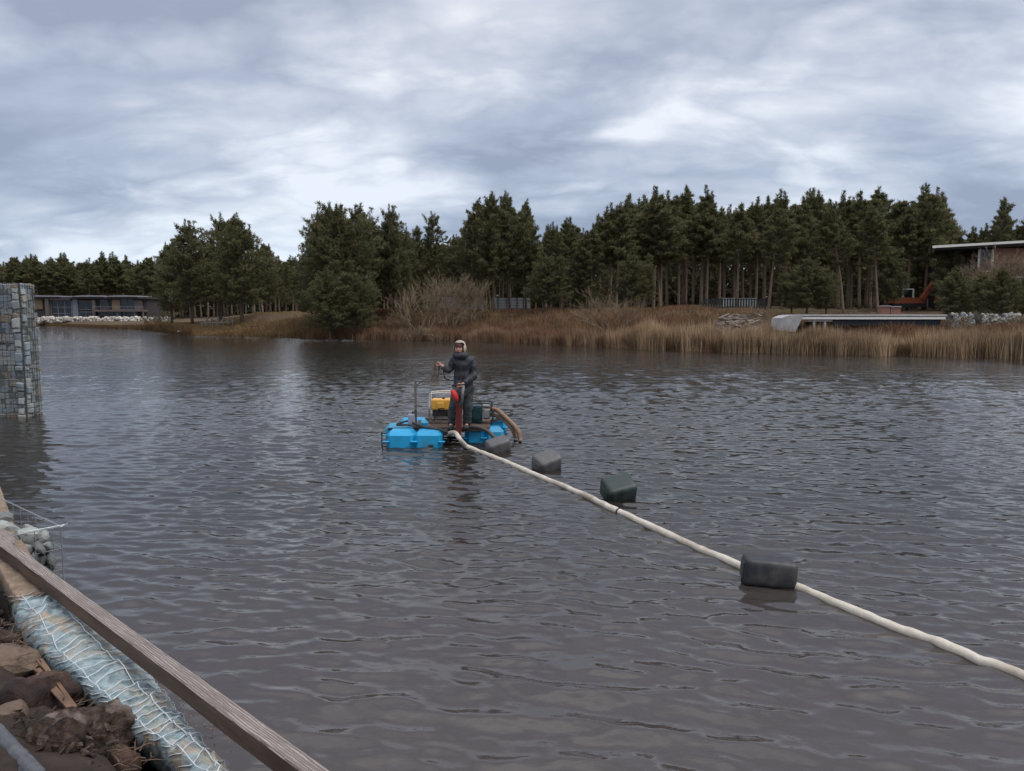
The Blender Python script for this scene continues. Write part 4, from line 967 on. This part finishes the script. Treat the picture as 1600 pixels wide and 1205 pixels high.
def man():
    base = W(718, 672, 15.5); zf = .325
    t = empty('person', (base.x, 15.5, zf), 'person in a dark hooded rain jacket and waders standing on the raft holding a lever', 'person')
    def child(nm, me, parent=t, label=None):
        o = bpy.data.objects.new(nm, me); C.objects.link(o); o.parent = parent
        if label: o['label'] = label
        return o
    s = 0.975
    def sc_(l): return [tuple(c*s for c in p) for p in l]
    hl, hr = (-.395, -.07, 1.345), (.05, -.33, .93)   # raised hand, lower hand
    J = [(.08, 0, .93), (.085, .0, 1.12), (.09, 0, 1.30), (.07, 0, 1.44), (.035, -.015, 1.53), (.01, -.03, 1.60), (.008, -.035, 1.70),
         (-.10, 0, 1.43), (-.20, -.03, 1.20), (-.33, -.06, 1.30), hl, (.26, 0, 1.42), (.31, -.07, 1.13), (.16, -.27, .985), hr,
         (-.02, 0, .88), (-.10, -.07, .50), (-.16, 0, .10), (-.19, -.14, .045), (.18, 0, .88), (.17, -.05, .50), (.14, .02, .10), (.16, -.13, .045)]
    E = [(0,1),(1,2),(2,3),(3,4),(4,5),(5,6),(3,7),(7,8),(8,9),(9,10),(3,11),(11,12),(12,13),(13,14),(0,15),(15,16),(16,17),(17,18),(0,19),(19,20),(20,21),(21,22)]
    Rr = [(.11,.09),(.11,.07),(.11,.07),(.08,.06),.05,.075,.08,.06,.048,.038,.028,.06,.048,.038,.028,.085,.06,.045,.04,.085,.06,.045,.04]
    child('body', skin_mesh('body', sc_(J), E, Rr, 0, 'skin'))
    # fingers
    for h, dirx in ((hl, -1), (hr, -1)):
        fg = MB(); hx, hy, hz = [c*s for c in h]
        fg.rbox((hx+dirx*.015, hy-.01, hz), (.085, .05, .075), .02, 2)
        for k in range(4):
            z = hz+.028-.018*k; L_ = (.042, .048, .046, .036)[k]
            fg.tube([(hx+dirx*.03, hy-.03, z), (hx+dirx*(.03+L_*.8), hy-.045, z-.004), (hx+dirx*(.03+L_), hy-.015, z-.006), (hx+dirx*(.03+L_*.6), hy+.01, z-.006)], [.010, .009, .008, .006], 6)
        fg.tube([(hx, hy-.03, hz+.03), (hx+dirx*.03, hy-.055, hz+.045), (hx+dirx*.055, hy-.055, hz+.035)], [.013, .011, .008], 6)
        child('hand', fg.mesh('hand', 'skin', True))
    # jacket
    JJ = [(.08, 0, .74), (.08, 0, .96), (.085, .01, 1.15), (.09, .01, 1.32), (.075, .01, 1.45), (.05, 0, 1.52), (-.105, .0, 1.42), (-.15, -.01, 1.31), (-.205, -.03, 1.19), (-.27, -.045, 1.235), (-.35, -.062, 1.31), (.265, 0, 1.41), (.305, -.03, 1.28), (.325, -.07, 1.12), (.25, -.17, 1.05), (.11, -.29, .965)]
    JE = [(0,1),(1,2),(2,3),(3,4),(4,5),(4,6),(6,7),(7,8),(8,9),(9,10),(4,11),(11,12),(12,13),(13,14),(14,15)]
    JR = [(.225,.18),(.215,.165),(.20,.155),(.20,.155),(.165,.13),(.10,.09),(.10,.095),.085,.085,.070,.055,(.10,.10),.09,.09,.075,.058]
    me = skin_mesh('jacket', sc_(JJ), JE, JR, 0, 'jacket', 3)
    for v in me.vertices:
        n_ = v.normal; q = v.co*9; v.co += n_*(0.024*mnoise.noise(q)+0.013*mnoise.noise(q*2.3+Vector((3, 1, 2))))
    child('jacket', me)
    fl = MB().tube([(.02*s, -.155, 1.44*s), (.06*s, -.185, 1.25*s), (.07*s, -.20, 1.0*s)], .006, 5); child('zip', fl.mesh('zip', 'steel_dark'))
    # waders
    TJ = [(.08, 0, .90), (-.02, 0, .80), (-.075, -.05, .64), (-.11, -.07, .49), (-.15, -.03, .28), (-.165, 0, .12), (.185, 0, .80), (.185, -.02, .64), (.18, -.05, .49), (.165, -.01, .28), (.15, .01, .12)]
    TE = [(0,1),(1,2),(2,3),(3,4),(4,5),(0,6),(6,7),(7,8),(8,9),(9,10)]
    me = skin_mesh('trousers', sc_(TJ), TE, [(.19,.15),(.125,.13),.118,.105,.095,.085,(.125,.13),.118,.108,.10,.09], 0, 'trousers', 3)
    for v in me.vertices: q = v.co*11; v.co += v.normal*(0.020*mnoise.noise(q)+0.010*mnoise.noise(q*2.5))
    child('trousers', me)
    for x, y in ((-.165, 0), (.15, .01)):
        b = MB().tube([(x*s, y, .22), (x*s, y, .06)], [.082, .078], 12).rbox((x*s-.012, y-.07, .042), (.115, .30, .088), .035, 3)
        child('boot', b.mesh('boot', 'boots', True))
    # head dressing; head centre
    hx, hy, hz = .008*s, -.035, 1.665*s
    hd = bmesh.new(); bmesh.ops.create_uvsphere(hd, u_segments=28, v_segments=20, radius=1)
    def ell(nm, c, r, m, cut=None, parent=t, bumpy=0):
        bm = hd.copy()
        if cut: bmesh.ops.delete(bm, geom=[v for v in bm.verts if not cut(v.co)], context='VERTS')
        for v in bm.verts:
            k = 1+bumpy*mnoise.noise(v.co*3); v.co = Vector((c[0]+v.co.x*r[0]*k, c[1]+v.co.y*r[1]*k, c[2]+v.co.z*r[2]*k))
        me = bpy.data.meshes.new(nm); bm.to_mesh(me); bm.free(); me.materials.append(M(m)); me.polygons.foreach_set('use_smooth', [True]*len(me.polygons)); return child(nm, me, parent)
    face = ell('face', (hx-.008, hy-.012, hz-.005), (.078, .09, .115), 'skin')
    ell('nose', (hx-.016, hy-.105, hz-.012), (.014, .022, .024), 'skin')
    for dx in (-.045, .014): ell('eye', (hx+dx, hy-.093, hz+.018), (.013, .01, .007), 'beard')
    ell('mouth', (hx-.016, hy-.098, hz-.058), (.026, .010, .006), 'red_paint')
    ell('beard', (hx-.008, hy-.02, hz-.05), (.080, .088, .085), 'beard', cut=lambda c: c.z < -.15 and not (c.y < -.75 and c.z > -.45))
    ell('beanie', (hx-.006, hy-.008, hz+.030), (.083, .098, .096), 'beanie', cut=lambda c: c.z > -.08)
    ell('hood', (hx+.012, hy+.028, hz+.012), (.130, .13, .155), 'hood', cut=lambda c: not (c.y < -.12 and abs(c.x+.10) < .68 and c.z < .60) and c.z > -.75, bumpy=.06)
    ell('collar', (hx+.025, hy+.01, hz-.145), (.165, .14, .10), 'jacket', bumpy=.1)
    hd.free()
man()
# ------------------------------------------------------------------ far left: lake house and stones
def box_px(mb, u0, v0, u1, v1, Y, dep=.3, dy=0.0):
    a = W(u0, v0, Y); b = W(u1, v1, Y); mb.box(((a.x+b.x)/2, Y+dep/2+dy, (a.z+b.z)/2), (abs(b.x-a.x), dep, abs(a.z-b.z))); return mb
def lake_house():
    Y = 186
    t = empty('lake_house', W(145, 499, Y), 'dark modern two storey lake house with flat roofs on the far left shore', 'house')
    box_px(MB(), 30, 465, 229, 501, Y, 8, .6).build('wall', 'house_dark', t)
    for u0, u1, v in ((28, 92, 461), (112, 162, 461), (166, 214, 461)):
        def fn(s, q, u0=u0, u1=u1, v=v):
            u = u0+(u1-u0)*s; p = W(u, v+1.6-1.9*math.sin(s*math.pi), Y-.7+q*9); return p
        mb = MB()
        lo = [W(u0+(u1-u0)*k/12, v+3, Y-.9) for k in range(13)]; hi = [W(u0+(u1-u0)*k/12, v+1.8-1.5*math.sin(k/12*math.pi), Y-.9) for k in range(13)]
        bk = Vector((0, 9.5, 0)); vs = lo+hi+[p+bk for p in lo]+[p+bk for p in hi]; fs = []
        for k in range(12): fs += [(k, k+1, 14+k, 13+k), (13+k, 14+k, 40+k, 39+k), (k, 26+k, 27+k, k+1), (26+k, 39+k, 40+k, 27+k)]
        fs += [(0, 13, 39, 26), (12, 38, 51, 25)]
        mb.add(vs, fs).build('roof', 'roof_edge', t)
    box_px(MB(), 28, 464.2, 231, 467, Y, 9, -.5).build('roof_slab', 'house_dark', t)
    fr = MB(); box_px(fr, 71, 466, 78.5, 500, Y, .8, -.4); box_px(fr, 78.5, 466, 110, 469, Y, .8, -.4); box_px(fr, 145, 469, 151, 501, Y, .8, -.4); box_px(fr, 122, 470, 145, 471.2, Y, .5, -.1); fr.build('portal_frame', 'house_frame', t)
    box_px(MB(), 40, 467.5, 66, 483, Y, .4, .2).build('timber_panel', 'house_tan', t)
    box_px(MB(), 174, 468, 187, 484, Y, .4, .2).build('timber_panel', 'house_tan', t, label='light tan timber panel')
    box_px(MB(), 209, 469, 222, 484, Y, .4, .2).build('timber_panel', 'house_frame', t)
    box_px(MB(), 112, 466.5, 122, 501, Y, .5, .1).build('stone_panel', 'house_stone', t)
    def window(u0, v0, u1, v1, nx, nz):
        f = MB(); 
        for k in range(nx+1): u = u0+(u1-u0)*k/nx; box_px(f, u-.45, v0, u+.45, v1, Y, .2, .28)
        for k in range(nz+1): v = v0+(v1-v0)*k/nz; box_px(f, u0, v-.3, u1, v+.3, Y, .16, .29)
        o = f.build('window', 'roof_edge', t); BASE[o.name] = BASE[t.name]
        box_px(MB(), u0, v0, u1, v1, Y, .1, .42).build('pane', 'window_glass', o)
    window(79, 470, 111, 500, 3, 3); window(122.5, 471.5, 144.5, 484, 2, 1); window(122.5, 487.5, 144.5, 500, 2, 1)
    window(156, 469, 167, 482, 1, 1); window(188, 468, 208, 484, 2, 1); window(153, 487.5, 188, 500, 3, 1); window(190, 487.5, 213, 500, 2, 1)
    box_px(MB(), 151, 484, 230, 487, Y, 2.2, -2.0).build('balcony', 'house_frame', t)
    rl = MB()
    for k in range(14): box_px(rl, 152+k*6, 479.5, 152.3+k*6, 484, Y, .05, -1.9)
    box_px(rl, 151, 479.3, 230, 479.8, Y, .06, -1.9); rl.build('railing', 'roof_edge', t)
    for u in (189, 216, 229): box_px(MB(), u-.6, 487, u+.6, 501, Y, .25, -1.8).build('column', 'roof_edge', t)
    # stone heaps
    n = 0
    mb = MB(); rd = random.Random(2)
    for i in range(1200):
        u = rd.uniform(-60, 268); Yk = 170+rd.uniform(-1.2, 1.2); p = W(u, 490, Yk); r = rd.uniform(.25, .6)
        if u > 228 and rd.random() < .5: continue
        g = gh(p.x, Yk); g = .9
        mb.box((p.x, Yk, g-.1+rd.random()*.95), (r, r, r*.7), rot=Euler((rd.uniform(0, 3), rd.uniform(0, 3), rd.uniform(0, 3))).to_quaternion())
    o = mb.build('pale_riprap', 'riprap'); tag(o, 'long bank of pale stones in front of the dark lake house', 'stones', kind='stuff')
lake_house()
def jetty():
    Y = 100
    t = empty('small_jetty', W(330, 521, Y), 'low wooden jetty with a pale edge at the grassy point', 'jetty')
    a, b = W(278, 521, Y).x, W(352, 521, Y).x
    nb = 12
    for k in range(nb): MB().box((a+(b-a)*(k+.5)/nb, Y+1.0, .42), ((b-a)/nb-.03, 2.2, .06)).build('deck_board', 'plank_old', t)
    MB().box(((a+b)/2, Y-.12, .36), (b-a, .06, .16)).build('edge_beam', 'concrete', t)
    for k in range(4): MB().box((a+.4+k*(b-a-.8)/3, Y+.1, 0), (.16, .16, .7)).build('post', 'wood_dark', t)
    for i, u in enumerate((318, 326, 335, 344, 352, 360)):
        Yk = 103-i*.3; c = W(u, 520, Yk); g = max(gh(c.x, Yk), .2)+.25
        d = empty('deck_chair', (c.x, Yk, g), ('first', 'second', 'third', 'fourth', 'fifth', 'sixth')[i]+' from the left of the pale folding deck chairs beside the small jetty', 'deck chair', 'deck chairs by the small jetty')
        MB().bar((c.x-.3, Yk, g+.25), (c.x+.3, Yk, g+.32), .5, .05).build('seat', 'concrete', d)
        MB().bar((c.x+.3, Yk, g+.3), (c.x+.6, Yk, g+1.05), .5, .05).build('backrest', 'concrete', d)
        for sx in (-.25, .3): MB().bar((c.x+sx, Yk, g-.3), (c.x+sx+.05, Yk, g+.28), .05).build('leg', 'concrete', d)
    c = W(399, 522, 94); f = MB(); 
    for dx in (-.42, .42): f.box((c.x+dx, 94, .55), (.09, .09, 1.1))
    f.box((c.x, 94, 1.1), (.95, .09, .09)); o = f.build('wooden_frame', 'wood_dark', at=(c.x, 94, 0)); tag(o, 'small dark square frame standing at the water on the grassy point', 'wooden frame')
jetty()
# ------------------------------------------------------------------ fences behind the middle clump
def fences():
    Y = 97; t = empty('pale_fence', W(722, 486, Y), 'pale worn panel fence behind the bare willow', 'fence')
    us = [686, 697, 709, 721, 734, 746, 759]
    for i in range(len(us)-1):
        v0 = (464, 464, 465, 471, 470, 468)[i]; box_px(MB(), us[i]+.3, v0, us[i+1]-.3, 487.5, Y, .06).build('panel', 'fence_pale', t)
        box_px(MB(), us[i]-.4, v0-1, us[i]+.4, 488, Y, .12, -.08).build('post', 'fence_black', t)
    t = empty('grey_fence', W(795, 486, Y-3), 'grey horizontal sheet fence between dark trunks', 'fence')
    us = [768, 778, 792, 808, 818, 829]
    for i in range(len(us)-1):
        for k in range(5): box_px(MB(), us[i]+.4, 465.5+k*4.2, us[i+1]-.4, 469.2+k*4.2, Y-3, .05).build('slat', 'fence_grey', t)
        box_px(MB(), us[i]-.6, 463, us[i]+.6, 488, Y-3, .12, -.08).build('post', 'fence_black', t)
    box_px(MB(), 768, 464.2, 829, 465.4, Y-3, .1).build('top_rail', 'fence_black', t)
    Y = 84; t = empty('black_picket_fence', W(1150, 488, Y), 'black picket fence in front of a pale wall by the bare trunks', 'fence')
    for k in range(26):
        u = 1098+k*4.2; box_px(MB(), u, 466.5, u+1.9, 488.5, Y, .05).build('picket', 'fence_black', t)
    for v in (467.5, 484): box_px(MB(), 1097, v, 1207, v+1.2, Y, .06, .06).build('rail', 'fence_black', t)
    o = box_px(MB(), 1128, 466, 1182, 483, Y+2.5, .2).build('pale_wall', 'fence_grey', at=tuple(W(1155, 486, Y+2.5))); tag(o, 'pale wall showing between the pickets of the black fence', 'wall')
fences()
# ------------------------------------------------------------------ right: white jetty, gabions, digger, brick house
def white_jetty():
    Y = 57; t = empty('white_jetty', W(1350, 512, Y), 'long white edged concrete jetty with dark navy underside behind the reeds', 'jetty')
    box_px(MB(), 1243, 491.5, 1480, 494.2, Y, 3).build('deck_slab', 'concrete', t)
    box_px(MB(), 1243, 495.6, 1476, 499.0, Y, .25, -.12).build('front_beam', 'white_paint', t)
    box_px(MB(), 1245, 494.2, 1474, 495.6, Y, .2, .1).build('painted_shadow_gap', 'navy_panel', t)  # dark strip painted in as the shade between slab and beam
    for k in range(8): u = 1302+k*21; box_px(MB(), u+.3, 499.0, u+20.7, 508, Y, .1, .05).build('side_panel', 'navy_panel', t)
    for u in (1272, 1289): box_px(MB(), u-1.2, 499, u+1.2, 518, Y, .2).build('post', 'concrete', t)
    box_px(MB(), 1262, 499, 1300, 502.5, Y, .2, .02).build('lintel', 'concrete', t)
    b = MB(); a = [W(1218, 517, Y-.6), W(1222, 497, Y-.6), W(1233, 493, Y-.6), W(1256, 492, Y-.6), W(1243, 519, Y-.6)]
    vs = a+[p+Vector((0, 2.2, 0)) for p in a]; b.add(vs, [(4, 3, 2, 1, 0), (5, 6, 7, 8, 9)]+[(i, (i+1) % 5, 5+(i+1) % 5, 5+i) for i in range(5)]); b.build('abutment', 'concrete', t)
    box_px(MB(), 1258, 503, 1300, 518, Y+1.2, .1).build('back_panel', 'navy_panel', t)
white_jetty()
def right_gabion():
    Y = 57.5; t = empty('rock_wall', W(1540, 512, Y), 'low wall of light grey rocks in wire below the right hand pines', 'gabion wall')
    for u0, u1 in ((1489, 1522), (1535, 1562), (1567, 1594)): box_px(MB(), u0, 491, u1, 513, Y, .8, .15).build('rock_core', 'stone_core', t)
    for u0, u1 in ((1489, 1522), (1535, 1562), (1567, 1594)):
        for i in range(60):
            u = random.uniform(u0, u1); v = random.uniform(491, 512); p = W(u, v, Y); s = random.uniform(.15, .32); put_stone(t, p, (s*1.4, s, s), random.choice((0, 1, 4, 4)), 'rock')
right_gabion()
def digger():
    Y = 86; t = empty('orange_digger', W(1430, 478, Y), 'orange digger with a pale roofed cab half hidden among dark pines', 'digger')
    box_px(MB(), 1400, 465, 1445, 474, Y, 2.2).build('body', 'orange_paint', t)
    tr = MB(); 
    for dy in (0, 1.7): box_px(tr, 1398, 474, 1447, 480, Y, .5, dy)
    tr.build('track', 'fence_black', t)
    box_px(MB(), 1412, 452.5, 1428, 465, Y, 1.3, .2).build('cab', 'window_glass', t); box_px(MB(), 1410.5, 451, 1429, 452.8, Y, 1.5, .1).build('cab_roof', 'white_paint', t)
    for u in (1411.5, 1428): box_px(MB(), u-.7, 452.8, u+.7, 466, Y, .12, .08).build('cab_pillar', 'white_paint', t)
    MB().bar(W(1440, 468, Y), W(1459, 441, Y), .45).build('boom', 'orange_paint', t); MB().bar(W(1458, 441, Y-.1), W(1469, 463, Y-.1), .4).build('stick', 'orange_paint', t)
    MB().rbox(W(1468, 466, Y), (1.0, .8, .7), .15, 1).build('bucket', 'orange_paint', t)
    for i in range(2):
        u0 = (1376, 1392)[i]; p = empty('brick_stack', W(u0+6, 490, 62), ('squat stack of red bricks left of the pale sheeted one', 'stack of red bricks with a pale sheet on top behind the white jetty')[i], 'bricks')
        for r in range(5):
            for c in range(6): box_px(MB(), u0+c*2.5+.1, 479+i+r*2.5, u0+c*2.5+2.4, 481.3+i+r*2.5, 62, .5).build('brick', 'brick_red', p)
        box_px(MB(), u0-.5, 477.6+i, u0+15.5, 478.9+i, 62, .7, -.1).build('cover_sheet', 'concrete', p)
digger()
def rubble():
    t = None; mb = MB(); rd = random.Random(8)
    for i in range(420):
        u = rd.uniform(1085, 1230); v = rd.uniform(495, 520); Yk = 63-(v-495)*.25; p = W(u, 490, Yk); g = gh(p.x, Yk)
        s = rd.uniform(.15, .6); mb.box((p.x, Yk, g+rd.uniform(0, .35)+(.5 if 1120 < u < 1195 else 0)), (s*2, s*.5, .12), rot=Euler((rd.uniform(-.4, .4), rd.uniform(-.4, .4), rd.uniform(-.5, .5))).to_quaternion())
    o = mb.build('brushwood_pile', 'plank_old'); tag(o, 'low heap of brown broken boards and stones on the bank left of the white jetty', 'rubble', kind='stuff')
rubble()
def brick_house():
    Y = 80; t = empty('brick_house', W(1560, 470, Y), 'modern house with a flat white roof edge and red brick wall behind pines', 'house')
    a = W(1457, 384, Y-1); b = W(1720, 369, Y-1); lo = Vector((0, 0, -.24))
    vs = [a, b, b+lo, a+lo]; vs += [p*1.14 for p in vs]; vs = vs[:4]+[Vector((p.x, p.y, q.z)) for p, q in zip(vs[4:], vs[:4])]
    MB().add(vs, [(0, 3, 2, 1), (4, 5, 6, 7), (0, 1, 5, 4), (3, 7, 6, 2), (0, 4, 7, 3), (1, 2, 6, 5)]).build('roof', 'white_paint', t)
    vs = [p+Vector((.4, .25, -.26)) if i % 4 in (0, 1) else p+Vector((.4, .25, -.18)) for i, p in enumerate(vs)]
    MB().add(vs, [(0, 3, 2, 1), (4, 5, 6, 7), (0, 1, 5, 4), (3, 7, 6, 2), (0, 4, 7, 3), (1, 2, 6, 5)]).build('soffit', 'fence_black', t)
    box_px(MB(), 1552, 388, 1700, 411, Y+1, 8).build('wall', 'brick_red', t)
    f = box_px(MB(), 1529, 390, 1530.5, 424, Y+.7, .1); box_px(f, 1550, 390, 1551.8, 424, Y+.7, .1); box_px(f, 1529, 423, 1552, 424.5, Y+.7, .1); o = f.build('window', 'white_paint', t); BASE[o.name] = BASE[t.name]
    box_px(MB(), 1530.5, 390, 1550, 423, Y+.8, .06).build('pane', 'window_glass', o)
    box_px(MB(), 1500, 411, 1700, 440, Y+1.6, 7).build('lower_wall', 'house_dark', t)
    box_px(MB(), 1525, 432, 1700, 434, Y-.5, 2).build('terrace_slab', 'concrete', t)
    box_px(MB(), 1500, 440, 1700, 480, Y+1.8, 6).build('base_wall', 'house_dark', t)
brick_house()
